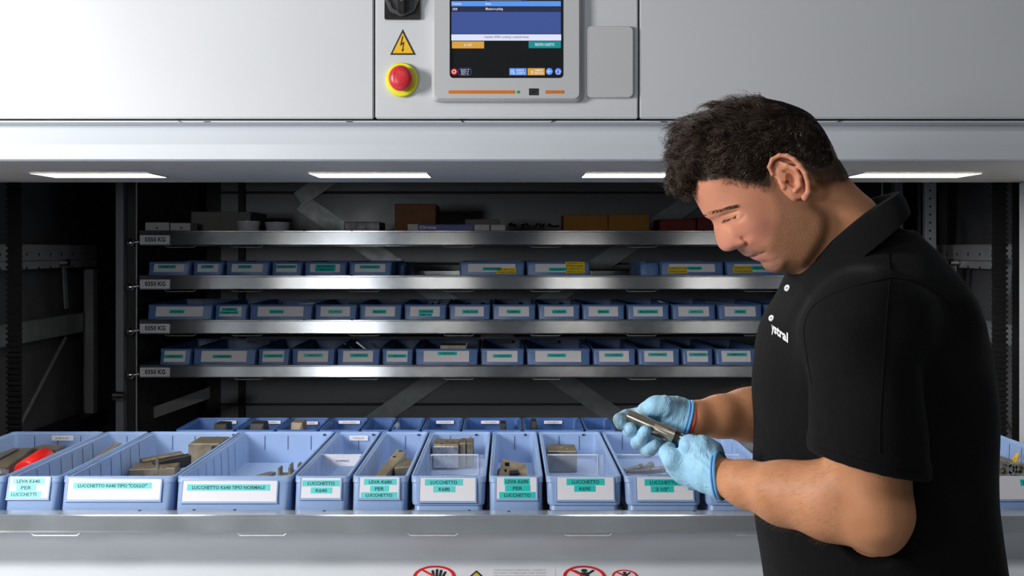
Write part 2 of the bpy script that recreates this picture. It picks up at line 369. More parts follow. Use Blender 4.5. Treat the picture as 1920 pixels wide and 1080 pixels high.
led = MB(); c = P2(971.3, 175); led.cyl((c[0], DP-0.019, c[2]), (c[0], DP-0.0212, c[2]), 0.0029, n=16); led.build('green_led', mat('led_green', (0.05, 0.28, 0.03), 0.3), ts)
ub = flat(MB(), 991.5, 1009.5, 168.5, 181, 0.0195, 0.0207).build('usb_port', M['black_plastic'], ts)
flat(MB(), 994, 1008, 171.5, 178.5, 0.0205, 0.0211).build('usb_shell', M['chrome'], ub); flat(MB(), 995.3, 1006.7, 173.2, 177, 0.0209, 0.0214).build('usb_tongue', M['black_plastic'], ub)
# cover plate
cp = rrect(X(1100, DP), X(1187, DP), Z(184, DP), Z(50, DP), 0.010); cq = rrect(X(1101.5, DP), X(1185.5, DP), Z(182.5, DP), Z(51.5, DP), 0.009)
mb = MB(); mb.loft([[(x, DP-0.0004, z) for x, z in cp], [(x, DP-0.007, z) for x, z in cp], [(x, DP-0.009, z) for x, z in cq]])
tag(mb.build('cover_plate', M['bezel'], origin=P2(1143, 184), smooth=True), 'plain grey rounded cover plate right of the touchscreen', 'cover')
# emergency stop
es = thing('emergency_stop_button', 'red mushroom emergency stop button on a yellow ring', 'button', P2(753, 150))
c = Vector(P2(753.5, 150.5)); k = 1.07
def ringloft(mb, prof, c, kz=1.0, n=40):
    mb.loft([[(c.x+r*math.cos(2*math.pi*i/n), c.y-o, c.z+kz*r*math.sin(2*math.pi*i/n)) for i in range(n)] for r, o in prof]); return mb
ringloft(MB(), [(0.0325, 0.0004), (0.0325, 0.008), (0.031, 0.0105), (0.020, 0.012)], c, k).build('collar_ring', M['stop_yellow'], es, smooth=True)
ringloft(MB(), [(0.014, 0.011), (0.014, 0.022), (0.0225, 0.024)], c, k).build('stem', M['black_plastic'], es, smooth=True)
ringloft(MB(), [(0.0232, 0.022), (0.0242, 0.026), (0.0240, 0.031), (0.0215, 0.036), (0.016, 0.0395), (0.008, 0.041), (0.002, 0.0414)], c, k).build('mushroom_head', M['stop_red'], es, smooth=True)
ar = MB()
for a0 in (20, 140, 260):
    ar.tube([(c.x+0.0135*math.cos(math.radians(a)), c.y-0.0404, c.z+k*0.0135*math.sin(math.radians(a))) for a in range(a0, a0+75, 12)], 0.0006, 5)
ar.build('turn_arrows', mat('arrow_mark', (0.45, 0.03, 0.035), 0.5), es)
# warning triangle
wt = thing('warning_triangle', 'yellow high voltage warning triangle with a lightning bolt', 'sign', P2(755, 103))
def tri(s, off):
    a, b, c3 = ((755, 55), (731.5, 103), (779.5, 103)); g = (755.3, 88)
    return [(X(g[0]+(p[0]-g[0])*s, DP), Z(g[1]+(p[1]-g[1])*s, DP)) for p in (a, b, c3)]
MB().prism(tri(1, 0), DP-0.0008, DP-0.0003).build('black_border', M['ink'], wt); MB().prism(tri(0.80, 0), DP-0.0014, DP-0.0004).build('yellow_field', M['sign_yellow'], wt)
bolt = [(754.2, 68), (756.2, 68), (753.5, 80.5), (758.2, 79.2), (756, 92), (757.8, 91.6), (754.6, 98), (752.8, 92.5), (754.5, 92.4), (755.6, 82.6), (750, 86.5)]
MB().prism([(X(a, DP), Z(b, DP)) for a, b in bolt], DP-0.0019, DP-0.001).build('lightning_bolt', M['ink'], wt)
# rotary switch
rs = thing('rotary_switch', 'black rotary main switch on the control fascia', 'switch', P2(755, 37))
mb = MB(); mb.prism(rrect(X(721.5, DP), X(788.5, DP), Z(37.5, DP), Z(-36, DP), 0.003), DP-0.008, DP-0.0004); mb.build('switch_plate', M['black_plastic'], rs, bevel=0.001)
c = Vector(P2(755, 1)); n = 48
def scallop(r, o): return [(c.x+(r+0.0012*math.cos(8*2*math.pi*i/n))*math.cos(2*math.pi*i/n), c.y-o, c.z+(r+0.0012*math.cos(8*2*math.pi*i/n))*math.sin(2*math.pi*i/n)) for i in range(n)]
mb = MB(); mb.loft([scallop(0.0335, 0.008), scallop(0.0335, 0.014), scallop(0.031, 0.017), scallop(0.026, 0.0175), scallop(0.025, 0.011)]); mb.build('switch_ring', mat('knob_grey', (0.05, 0.05, 0.052), 0.3), rs, smooth=True)
hd = MB().obox((c.x, c.y-0.024, c.z), (0.0068, 0, 0), (0, 0.010, 0), (0, 0, 0.031)).build('grip', M['black_plastic'], rs, bevel=0.002, seg=2)
MB().cyl((c.x, c.y-0.033, c.z-0.006), (c.x, c.y-0.0345, c.z-0.006), 0.002, n=12).build('screw', M['iron'], hd)

# ---- signs on the sloping ledge
def L3(x, s, off=0.0): return (x, DL-s*math.cos(TH)-off*math.sin(TH), ZL-s*math.sin(TH)+off*math.cos(TH))
def ldisc(mb, x, s, r, o0, o1, n=48, r_in=None):
    A = [2*math.pi*i/n for i in range(n)]
    if r_in is None: mb.loft([[L3(x+r*math.cos(a), s+r*math.sin(a), o) for a in A] for o in (o0, o1)])
    else: mb.loft([[L3(x+q*math.cos(a), s+q*math.sin(a), o) for a in A] for q, o in ((r, o0), (r, o1), (r_in, o1), (r_in, o0))], False, False)
    return mb
def lpoly(mb, pts, x, s, sc, o0, o1): return mb.loft([[L3(x+a*sc, s+b*sc, o) for a, b in pts] for o in (o0, o1)])
def lcap(mb, a, b, r, x, s, sc, o0, o1):
    (ax, ay), (bx, by) = a, b; t0 = math.atan2(by-ay, bx-ax); pts = []
    for k in range(7): t = t0+math.pi/2+math.pi*k/6; pts.append((ax+r*math.cos(t), ay+r*math.sin(t)))
    for k in range(7): t = t0-math.pi/2+math.pi*k/6; pts.append((bx+r*math.cos(t), by+r*math.sin(t)))
    return lpoly(mb, pts, x, s, sc, o0, o1)
def prohib(px, r, s_top, label, pict):
    x = X(px, 2.40); s = s_top+r
    t = thing('prohibition_sign', label, 'sign', L3(x, s), 'prohibition signs on the ledge')
    ldisc(MB(), x, s, r, 0.0003, 0.0006).build('white_disc', M['sign_white'], t)
    mb = MB()
    if pict == 'hand':
        for k, (a, b) in enumerate((((-.02, .1), (-.10, -.52)), ((.12, .08), (.10, -.62)), ((.26, .1), (.30, -.56)), ((.38, .18), (.50, -.40)))): lcap(mb, a, b, 0.065, x, s, r, 0.0005, 0.0011)
        lcap(mb, (.02, .3), (-.28, .02), 0.07, x, s, r, 0.0005, 0.0011); lpoly(mb, [(-.08, .05), (.44, .12), (.36, .55), (.02, .55)], x, s, r, 0.0005, 0.0011)
    else:
        ldisc(mb, x+0.02*r, s-0.55*r, 0.15*r, 0.0005, 0.0011, 20)
        lpoly(mb, [(-.22, -.38), (.24, -.38), (.20, .35), (-.18, .35)], x, s, r, 0.0005, 0.0011)
        lcap(mb, (-.2, -.3), (-.42, -.52), 0.07, x, s, r, 0.0005, 0.0011); lcap(mb, (.22, -.3), (.44, -.55), 0.07, x, s, r, 0.0005, 0.0011)
        lcap(mb, (-.1, .3), (-.2, .7), 0.08, x, s, r, 0.0005, 0.0011); lcap(mb, (.12, .3), (.2, .7), 0.08, x, s, r, 0.0005, 0.0011)
    mb.build('pictogram', M['ink'], t)
    rg = ldisc(MB(), x, s, r, 0.0006, 0.0013, r_in=r*0.84); lcap(rg, (-.62, -.62), (.62, .62), 0.065, x, s, r, 0.0012, 0.0016)
    rg.build('red_ring', M['sign_red'], t)
prohib(814, 0.0435, 0.0325, 'round red do-not-touch sign with a black hand on the ledge', 'hand')
prohib(1096, 0.0440, 0.0325, 'larger round red prohibition sign with a standing figure on the ledge', 'figure')
prohib(1172, 0.0265, 0.0490, 'smallest round red prohibition sign, right of the others on the ledge', 'figure')
pn = thing('notice_plate', 'white notice plate about overloading trays between the prohibition signs', 'sign', L3(0, 0.1))
xa, xb = X(862, 2.40), X(1042, 2.40)
mb = MB(); mb.loft([[L3(*p, o) for p in ((xa, 0.045), (xb, 0.045), (xb, 0.155), (xa, 0.155))] for o in (0.0003, 0.0006)]); mb.build('plate', M['sign_white'], pn)
xc = X(893, 2.40)
lpoly(MB(), [(0, -1), (1, 0.75), (-1, 0.75)], xc, 0.077, 0.026, 0.0005, 0.0011).build('black_border', M['ink'], pn); lpoly(MB(), [(0, -.62), (.66, .54), (-.66, .54)], xc, 0.077, 0.026, 0.001, 0.0016).build('yellow_field', M['sign_yellow'], pn)
mb = MB()
for k, s in enumerate(('NON SOVRACCARICARE I CASSETTI', 'DO NOT OVERLOAD THE TRAYS', 'NE PAS SURCHARGER LES PLATEAUX')):
    text_add(mb, s, X(926, 2.38), X(1024, 2.38), -0.0535-k*0.012, -0.0475-k*0.012, lambda x, z: L3(x, -z, 0.0009), 0.0)
mb.build('notice_lettering', mat('grey_ink', (0.30, 0.31, 0.33), 0.6), pn)

# ================================================================== INTERIOR FRAME
fr = thing('shaft_steelwork', 'grey steel inner frame with perforated beams and posts in the shaft', 'frame', (0, 4.0, 0))
def holes(mb, pts, r, axis):
    for p in pts:
        p = Vector(p); a = Vector(axis); mb.cyl(p-a*0.0008, p+a*0.0008, r, n=8)
for s in (-1, 1):
    xw = s*1.66
    def sb(a, b): return (min(s*a, s*b), max(s*a, s*b))
    bm_ = MB().box(*sb(1.66, 1.69), 3.3, 4.72, Z(507, 3.82), Z(457, 3.82)).build('perforated_beam', M['frame'], fr, bevel=0.003)
    h = MB()
    for y in np.arange(3.72, 4.6, 0.105):
        for zz in (1.440, 1.487): holes(h, [(s*1.6598, y, zz)], 0.0052, (1, 0, 0))
    h.build('bolt_holes', M['dark'], bm_)
    MB().box(*sb(1.66, 1.675), 3.3, 4.72, 1.4635, 1.4655).build('beam_fold', M['dark'], fr)
    p = MB().box(*sb(1.635, 1.67), 4.615, 4.66, 0.3, Z(505, 4.6)).build('corner_post', M['frame'], fr, bevel=0.002); MB().box(*sb(1.672, 1.69), 4.655, 4.70, 0.3, Z(505, 4.6)).build('corner_post', M['frame'], fr, bevel=0.002)
    MB().box(*sb(1.675, 1.70), 3.3, 4.72, 1.18, 1.255).build('side_rail', M['galv_dull'], fr, bevel=0.003)
    MB().box(*sb(1.62, 1.70), 3.3, 4.75, 0.80, 0.86).build('lower_beam', M['dark'], fr, bevel=0.003)
    MB().tube([(s*1.68, 3.98, 0.87), (s*1.68, 4.44, 1.17)], 0.006, 8).build('tie_rod', M['galv_dull'], fr)
    MB().cyl((s*1.655, 4.33, 1.455), (s*1.625, 4.33, 1.455), 0.014, n=16).build('guide_roller', M['chrome'], fr, smooth=True)
    MB().obox((s*1.645, 4.345, 1.37), (0.003, 0, 0), (0, 0.014, 0.0), (0, -0.012, 0.085)).build('roller_arm', M['galv_dull'], fr)
    # rear rack uprights
    MB().box(*sb(1.408, 1.437), D_R-0.02, D_R+0.03, 0.3, TOP-0.05).build('rack_upright', M['frame_dark'], fr, bevel=0.002)
    MB().box(*sb(1.46, 1.485), D_R+0.35, D_R+0.38, 1.36, TOP-0.05).build('rack_upright', M['frame_dark'], fr, bevel=0.002)
    col = MB().box(*sb(1.376, 1.405), D_R+0.02, D_R+0.9, 0.3, TOP-0.05).build('rack_side', M['dark'], fr)
    MB().tube([(s*1.368, D_R+0.005, 0.3), (s*1.368, D_R+0.005, TOP-0.05)], 0.0028, 6).build('guide_rod', M['galv_dull'], fr)
    MB().box(*sb(1.20, 1.225), D_BACK-0.05, D_BACK-0.02, 0.3, TOP-0.05).build('rear_post', M['dark'], fr)
    MB().cyl((s*1.44, D_R-0.03, 0.972), (s*1.40, D_R-0.03, 0.972), 0.018, n=16).build('end_roller', M['chrome'], fr, smooth=True)
    MB().obox((s*1.30, D_R+0.25, 0.90), (0.14, 0, 0.05), (0, 0.01, 0), (0, 0, 0.022)).build('support_arm', M['sidewall'], fr)
pp = MB().box(X(1735, 4.3), X(1756, 4.3), 4.30, 4.33, 0.3, TOP-0.05).build('perforated_post', M['frame'], fr, bevel=0.002)
h = MB()
for k in range(18): holes(h, [(X(1744, 4.3), 4.2995, 1.75-0.0295*k)], 0.004, (0, 1, 0))
h.build('bolt_holes', M['dark'], pp)
for a, b in ((1639, 1648), (1720, 1727)): MB().box(X(a, 4.5), X(b, 4.5), 4.5, 4.53, 0.3, TOP-0.05).build('rack_upright', M['frame_dark'], fr, bevel=0.002)
# crossed straps on the back wall
def strap(label, pa, pb, wpx, dd, word):
    d = D_BACK-0.012-dd; a = at(*pa, d); b = at(*pb, d); t = (b-a).normalized(); nrm = Vector((-t.z, 0, t.x)); hwid = wpx/F*d/2
    c = (a+b)/2
    tag(MB().obox(c, t*((b-a).length/2), Vector((0, 0.003, 0)), nrm*hwid).build('cross_brace', M['galv_dull'], origin=c), label, 'brace', 'galvanised braces on the back wall')
strap('long galvanised brace falling to the right behind the rear trays', (566, 380), (1230, 832), 33, 0, '')
strap('long galvanised brace falling to the left behind the rear trays', (1305, 372), (640, 832), 33, 0.008, '')
strap('short galvanised brace rising right from the top left corner of the crossing', (560, 374), (660, 305), 30, 0.012, '')
strap('short galvanised brace at top right behind the head of the person', (1300, 374), (1200, 305), 30, 0.012, '')
# toothed belts
def belt(x, y, hw, label):
    t = thing('toothed_belt', label, 'belt', (x, y, 0.3), 'toothed drive belts')
    MB().box(x-hw, x+hw, y, y+0.006, 0.3, TOP-0.05).build('belt_strip', M['rubber'], t)
    mb = MB(); z = 0.72
    while z < 1.72:
        mb.box(x-hw-0.004, x+hw+0.004, y-0.004, y, z, z+0.008); z += 0.0165
    tag(mb.build('teeth', M['rubber'], t), kind='stuff')
belt(X(27, 3.5), 3.5, 0.020, 'black toothed belt at the far left of the shaft'); belt(X(1874, 3.5), 3.5, 0.020, 'wider black toothed belt behind the back of the person')
belt(X(1906, 3.7), 3.7, 0.012, 'narrow black toothed belt beside the right bay wall')
for px, yy in ((1893, 3.6), ):
    t = thing('latch_arm', 'small steel latch arm with a roller near the right belts', 'latch', at(px, 490, yy))
    MB().obox(at(1889, 520, 3.62), (0.010, 0, 0), (0, 0.004, 0), (0.004, 0, 0.055)).build('arm', M['galv_dull'], t); MB().cyl(at(1888, 490, 3.61), at(1888, 490, 3.58), 0.011, n=14).build('roller', M['chrome'], t, smooth=True)
# ================================================================== TRAYS
def make_tray(name, label, group, yf, zt, hw, depth, face, flange, br_px, rear):
    t = thing(name, label, 'tray', (0, yf, zt-face), group)
    tl = 0.004 if rear else 0.0
    pr = [(yf+flange, zt-0.022), (yf+flange, zt), (yf+0.004, zt), (yf, zt-0.0015), (yf, zt-0.006), (yf+0.0025, zt-0.0075), (yf+0.0025-tl, zt-face+0.003), (yf-tl, zt-face), (yf+0.03, zt-face), (yf+0.03, zt-face+0.002), (yf+0.006, zt-face+0.002), (yf+0.006, zt-0.003), (yf+flange-0.002, zt-0.003), (yf+flange-0.002, zt-0.022)]
    gk = 'galv' if rear else 'galv_front'
    MB().prismx(pr, -hw, hw).build('front_rail', M[gk], t)
    MB().box(-hw, hw, yf+flange-0.002, yf+depth, zt-0.024, zt-0.021).build('tray_floor', M['galv'], t)
    MB().box(-hw, hw, yf+depth, yf+depth+0.003, zt-face, zt).build('back_rail', M['galv'], t)
    for s in (-1, 1): MB().box(min(s*hw, s*(hw+0.003)), max(s*hw, s*(hw+0.003)), yf+0.004, yf+depth, zt-face, zt).build('side_rail', M['galv'], t)
    for a, b in br_px:
        x0, x1 = X(a, yf), X(b, yf); zz = zt-face
        MB().tube([(x0-0.004, yf+0.006, zz), (x0+0.004, yf+0.004, zz-0.007), (x1-0.004, yf+0.004, zz-0.007), (x1+0.004, yf+0.006, zz)], 0.0014, 5).build('bracket', M['galv_dull'], t)
    return t
# front tray in the bay
ZT = Z(966, D_T)
ft = make_tray('storage_tray', 'large galvanised steel tray pulled out in the picking bay', None, D_T, ZT, 1.354, 0.935, 0.0345, 0.046,
          ((58, 147), (446, 535), (766, 857), (1058, 1147), (1380, 1470)), False)
for px, py in ((262, 957), (364, 956), (440, 956), (608, 958), (880, 957), (954, 959), (1030, 956), (1302, 958)):
    d = (EYE-ZT)*F/(py-CY); p = (X(px, d), d, ZT)
    MB().cyl((p[0], d, ZT-0.0005), (p[0], d, ZT+0.0008), 0.0032, n=10).build('rivet', M['dark'], ft)
TRY = [(432, 460, 'topmost'), (516, 543, 'second'), (599, 626, 'third'), (684, 708, 'lowest')]
brk = {0: ((310, 365), (435, 490), (655, 710), (833, 887), (996, 1050), (1176, 1230)), 1: ((310, 365), (435, 490), (655, 710), (833, 887), (996, 1050), (1176, 1230), (1396, 1460)),
       2: ((310, 365), (435, 490), (655, 710), (833, 887), (996, 1050), (1176, 1230), (1396, 1460)), 3: ((440, 490), (655, 708), (833, 887), (1000, 1050), (1180, 1230))}
ZR = []
for i, (a, b, wd) in enumerate(TRY):
    zt = Z(a, D_R); ZR.append(zt)
    t = make_tray('storage_tray', f'galvanised storage tray in the rear rack, {wd} of the four', 'trays in the rear rack', D_R, zt, 1.354, 0.90, zt-Z(b, D_R), 0.026, brk[i], True)
    pl = MB().box(X(263, D_R), X(318, D_R), D_R-0.0055, D_R+0.001, Z(b-2, D_R), Z(b-19, D_R)).build('load_plate', M['plate'], t, bevel=0.0006)
    mb = MB(); text_add(mb, '0350 KG', X(272.5, D_R), X(311, D_R), Z(b-6.5, D_R), Z(b-15.5, D_R), lambda x, z: (x, D_R-0.0060, z), 0.035); mb.build('lettering', M['ink'], pl)
    for s in (-1, 1):
        kx = s*1.385
        MB().sphere((kx, D_R-0.012, Z(b-5, D_R)), 0.0150, 12, 8, (1, 1, 1.1)).build('end_knob', M['chrome'], t, smooth=True)
        MB().cyl((kx, D_R-0.012, Z(b-5, D_R)), (s*1.356, D_R-0.005, Z(b-7, D_R)), 0.006, n=10).build('knob_pin', M['chrome'], t, smooth=True)
    if i < 3:
        for px in (570, 660, 885, 975, 1230, 1320):
            MB().box(X(px-2.6, D_R), X(px+2.6, D_R), D_R-0.0006, D_R+0.003, zt-0.0030, zt-0.0012).build('slot', M['dark'], t)

# ================================================================== BINS
def rr_loop(x0, x1, y0, y1, r, z, n=4, lean=None):
    out = []
    for cx, cy, a0 in ((x1-r, y1-r, 0), (x0+r, y1-r, 90), (x0+r, y0+r, 180), (x1-r, y0+r, 270)):
        for k in range(n+1):
            a = math.radians(a0+90*k/n); out.append((cx+r*math.cos(a), cy+r*math.sin(a), z))
    return out
LEAN = 0.028
def yfront(z, h): return -LEAN*(1-z/h)
_bin = {}
def bin_mesh(w, l, h, matk, base, detail):
    k = (round(w, 3), l, h, matk, base, detail)
    if k in _bin: return _bin[k]
    mb = MB(); a = w/2
    def lp(ins, z, r): return rr_loop(-a+ins, a-ins, yfront(z, h)+ins, l-ins, r, z, 4 if detail else 2)
    zb = 0.026 if base else 0.0; fl_ = 0.014 if base else 0.004
    L = []
    if base: L += [lp(0.008, 0, 0.012), lp(0.008, zb, 0.012)]
    L += [lp(0.0045, zb, 0.013), lp(0.0030, zb+0.004, 0.013), lp(0.0018, h-0.014, 0.012), lp(0.0005, h-0.012, 0.012), lp(0.0005, h-0.001, 0.012), lp(0.0015, h, 0.011), lp(0.0038, h, 0.010), lp(0.0042, h-0.004, 0.010),
          lp(0.0088, h-0.0048, 0.009), lp(0.0092, h-0.008, 0.009), lp(0.012, fl_, 0.008)]
    mb.loft(L)
    me = mb.mesh('body', smooth=True); me.materials.append(M[matk])
    rb = None
    if detail:
        r = MB(); zz0, zz1 = fl_+0.004, h-0.010; n = int((l-0.06)/0.068)
        for i in range(n):
            y = 0.06+i*0.068
            for s in (-1, 1):
                xi = a-0.0098; r.add([(s*(xi-0.0004), y, zz1), (s*(xi-0.0004), y+0.0022, zz1), (s*(xi-0.0024), y+0.0022, zz0), (s*(xi-0.0024), y, zz0)], [(0, 1, 2, 3)])
        m = max(1, int(w/0.05)-1)
        for i in range(m):
            x = -a+w*(i+1)/(m+1)
            r.add([(x-0.001, l-0.0102, zz1), (x+0.001, l-0.0102, zz1), (x+0.001, l-0.0114, h*0.45), (x-0.001, l-0.0114, h*0.45)], [(0, 1, 2, 3)])
        rb = r.mesh('slots'); rb.materials.append(M['blue_groove'])
    _bin[k] = (me, rb); return _bin[k]
ORD = ['first', 'second', 'third', 'fourth', 'fifth', 'sixth', 'seventh', 'eighth', 'ninth', 'tenth', 'eleventh', 'twelfth', 'thirteenth', 'fourteenth']
def make_bin(label, group, px0, px1, d, zrim, l, h=None, matk='blue', card=None, tapes=(), base=False, detail=True, name='parts_bin', inkk='ink_green'):
    h = HB if h is None else h
    x0, x1 = X(px0, d), X(px1, d); w = x1-x0-0.003; cx = (x0+x1)/2
    t = thing(name, label, 'bin', (cx, d, zrim-h), group)
    me, rb = bin_mesh(w, l, h, matk, base, detail)
    body = child('body', me, None, t)
    if rb: tag(child('divider_slots', rb, None, body), kind='stuff')
    if card:
        a, b, c, e = card                            # left, right, top, bottom in picture points
        kx = lambda px: X(px, d)-cx
        kz = lambda py: Z(py, d-0.006)-(zrim-h)
        def fp(off): return lambda x, z: (x, yfront(z, h)-off, z)
        def slab(mb, xa, xb, za, zb_, o0, o1):
            f0, f1 = fp(o0), fp(o1)
            return mb.loft([[f(xa, za), f(xb, za), f(xb, zb_), f(xa, zb_)] for f in (f0, f1)])
        # raised holder round the card
        if detail:
            hf = MB()
            slab(hf, kx(a)-0.004, kx(b)+0.004, kz(e)-0.004, kz(e), -0.002, 0.0022); slab(hf, kx(a)-0.0035, kx(a), kz(e), kz(c), -0.002, 0.0018); slab(hf, kx(b), kx(b)+0.0035, kz(e), kz(c), -0.002, 0.0018)
            child('card_holder', hf.mesh('card_holder', bevel=0.0005), M[matk], t)
        cd = child('label_card', slab(MB(), kx(a), kx(b), kz(e), kz(c), -0.001, 0.0010).mesh('label_card'), M['card'], t)
        ink = MB()
        for tp in tapes:
            (ta, tb, tc, te), word, tm = tp[:3]
            child('label_tape', slab(MB(), kx(ta), kx(tb), kz(te), kz(tc), 0.0006, 0.0014).mesh('label_tape'), M[tm], cd)
            lines = word.split('|'); hh = (te-tc)/len(lines)
            for q, s in enumerate(lines):
                if not s: continue
                u = tp[3] if len(tp) > 3 else 0.12
                text_add(ink, s, kx(ta+(tb-ta)*u), kx(tb-(tb-ta)*u), kz(tc+hh*(q+0.78)), kz(tc+hh*(q+0.22)), fp(0.0018), 0.018)
        if ink.v: child('lettering', ink.mesh('lettering'), M[inkk], cd)
    return t
def back_label(t, w_, word, px0, px1, py0, py1, d, l):
    """paper strip on the inner face of the far wall"""
    b = base_of(t); yb = l-0.0145
    dd = d+yb
    xa, xb, za, zb_ = X(px0, dd)-b.x, X(px1, dd)-b.x, Z(py1, dd)-b.z, Z(py0, dd)-b.z
    st_ = child('paper_strip', MB().box(xa, xb, yb-0.001, yb+0.002, za, zb_).mesh('paper_strip'), M['card'], t)
    mb = MB(); text_add(mb, word, xa+(xb-xa)*0.18, xb-(xb-xa)*0.18, za+(zb_-za)*0.32, zb_-(zb_-za)*0.28, lambda x, z: (x, yb-0.0015, z), 0.0)
    child('lettering', mb.mesh('lettering'), M['ink'], st_)
def divider(t, px0, px1, y, d, ztop, hgt, h=0.078, full=None):
    b = base_of(t); dd = d+y; xa, xb = X(px0, dd)-b.x, X(px1, dd)-b.x; z1 = ztop-b.z; z0 = z1-hgt
    dv = child('clear_divider', MB().box((xa if full is None else full[0]), (xb if full is None else full[1]), y, y+0.0015, z0-0.01, z1).mesh('clear_divider'), M['clear'], t)
    e = MB(); e.box(xa, xb, y-0.003, y+0.003, z1-0.001, z1+0.0015); e.box(xa, xa+0.002, y-0.002, y, z0, z1); e.box(xb-0.002, xb, y-0.002, y, z0, z1); e.box(xa, xb, y-0.002, y, z0, z0+0.002)
    child('divider_rim', e.mesh('divider_rim'), M['clear_edge'], dv); return dv

DB, LB = 2.42, 0.60
ZRIM = Z(893, DB)
HB = ZRIM-(ZT-0.0202)
G = 'blue bins in front on the pulled-out tray'
tp = 'tape_pale'
b0 = make_bin('wide blue bin at the far left edge holding the red roll', G, -207, 11, DB, ZRIM, LB)
back_label(b0, 0, 'K640 A 60°', 97.5, 137, 817, 826, DB, LB)
b1 = make_bin('narrow blue bin with card LEVA K640 PER LUCCHETTI', G, 12, 115, DB, ZRIM, LB, card=(20, 94, 895, 932),
              tapes=(((25, 85, 897, 908), 'LEVA K640', tp, .14), ((34, 71, 908.3, 919.5), 'PER', tp, .24), ((18, 81, 920, 931), 'LUCCHETTI', tp, .13)))
b2 = make_bin('wide blue bin with card LUCCHETTO K640 TIPO COLLO', G, 116, 328, DB, ZRIM, LB, card=(130, 303, 899, 935), tapes=(((140, 286, 905, 915.5), 'LUCCHETTO K640 TIPO "COLLO"', tp, .06),))
b3 = make_bin('wide blue bin with card LUCCHETTO K640 TIPO NORMALE', G, 330, 548, DB, ZRIM, LB, card=(345, 520, 902, 938), tapes=(((353, 508, 908, 919), 'LUCCHETTO K640 TIPO NORMALE', tp, .06),))
b4 = make_bin('narrow blue bin with card LUCCHETTO K640 and inner strip NORMALE', G, 551, 656, DB, ZRIM, LB, card=(566, 639, 897, 932), tapes=(((568, 638, 901, 911.5), 'LUCCHETTO', tp, .14), ((584, 624, 913.5, 924), 'K640', tp, .24)))
b5 = make_bin('narrow blue bin with card LEVA K680 PER LUCCHETTO', G, 659, 767, DB, ZRIM, LB, card=(675, 748, 896, 932), tapes=(((683, 744, 898.5, 909), 'LEVA K680', tp, .15), ((695, 730, 910.5, 921), 'PER', tp, .26), ((678, 746, 922, 932), 'LUCCHETTO', tp, .14)))
b6 = make_bin('medium blue bin with card LUCCHETTO K680 and clear divider', G, 769, 913, DB, ZRIM, LB, base=True, card=(788, 891, 897, 937), tapes=(((797, 868, 899, 910), 'LUCCHETTO', tp, .15), ((813, 854, 911, 922), 'K680', tp, .25)))
b7 = make_bin('narrow blue bin with card LEVA K690 PER LUCCHETTO', G, 915, 1020, DB, ZRIM, LB, card=(931, 1005, 896, 933), tapes=(((945, 993, 897.5, 909), 'LEVA K690', 'tape', .06), ((947, 994, 909.5, 920.5), 'PER', 'tape', .31), ((936, 1004, 921.5, 932.5), 'LUCCHETTO', 'tape', .14)))
b8 = make_bin('medium blue bin with card LUCCHETTO K690 and clear divider', G, 1022, 1167, DB, ZRIM, LB, base=True, card=(1044, 1149, 896, 935), tapes=(((1062, 1133, 898, 909.5), 'LUCCHETTO', 'tape', .14), ((1076, 1116, 910, 921), 'K690', 'tape', .24)))
b9 = make_bin('medium blue bin with card LUCCHETTO 2 1/2 below the gloved hands', G, 1169, 1316, DB, ZRIM, LB, base=True, card=(1193, 1297, 896, 935), tapes=(((1208, 1279, 899, 910.5), 'LUCCHETTO', 'tape', .14), ((1219, 1262, 911, 922), '2 1/2"', 'tape', .22)))
b10 = make_bin('medium blue bin half hidden behind the near forearm', G, 1319, 1464, DB, ZRIM, LB, base=True, card=(1342, 1446, 896, 935), tapes=(((1360, 1430, 899, 910.5), 'LUCCHETTO', 'tape', .14),))
b11 = make_bin('wide blue bin right of the back of the person holding steel rings', G, 1842, 2085, DB, ZRIM, LB, card=(1853, 2068, 894, 934), tapes=(((1911, 1950, 899.5, 910.5), 'LEVA', 'tape', .14),))
divider(b6, 808, 897, 0.30, DB, Z(853, 2.72), 0.046, full=(-0.066, 0.066)); divider(b8, 1026, 1121, 0.30, DB, Z(853, 2.72), 0.046, full=(-0.066, 0.066)); divider(b9, 1155, 1250, 0.30, DB, Z(853, 2.72), 0.046, full=(-0.066, 0.066))
divider(b10, 1295, 1385, 0.30, DB, Z(853, 2.72), 0.046, full=(-0.066, 0.066))
dv = divider(b4, 604, 678, 0.30, DB, Z(853, 2.72), 0.046, full=(-0.046, 0.046))
b = base_of(b4); yq = 0.297; dd = DB+yq
xa, xb, za, zb_ = X(609, dd)-b.x, X(675, dd)-b.x, Z(874, dd)-b.z, Z(854, dd)-b.z
child('paper_strip', MB().box(xa, xb, yq-0.001, yq, za, zb_).mesh('paper_strip'), M['card'], dv)
mb = MB(); text_add(mb, 'NORMALE', X(630, dd)-b.x, X(655, dd)-b.x, Z(866, dd)-b.z, Z(862, dd)-b.z, lambda x, z: (x, yq-0.0015, z), 0.0); child('lettering', mb.mesh('lettering'), M['ink'], dv)
back_label(b4, 0, '"COLLO"', 655, 690, 817, 826, DB, LB)
for t, px in ((b1, 274), (b2, 438), (b3, 608), (b4, 700), (b5, 785), (b6, 893), (b7, 985), (b8, 1094)):      # small moulded marks
    b = base_of(t); yb = LB-0.0145; dd = DB+yb
    child('mould_mark', MB().box(X(px-2.5, dd)-b.x, X(px+2.5, dd)-b.x, yb+0.001, yb+0.004, Z(817, dd)-b.z, Z(814, dd)-b.z).mesh('mould_mark'), M['ink'], t)
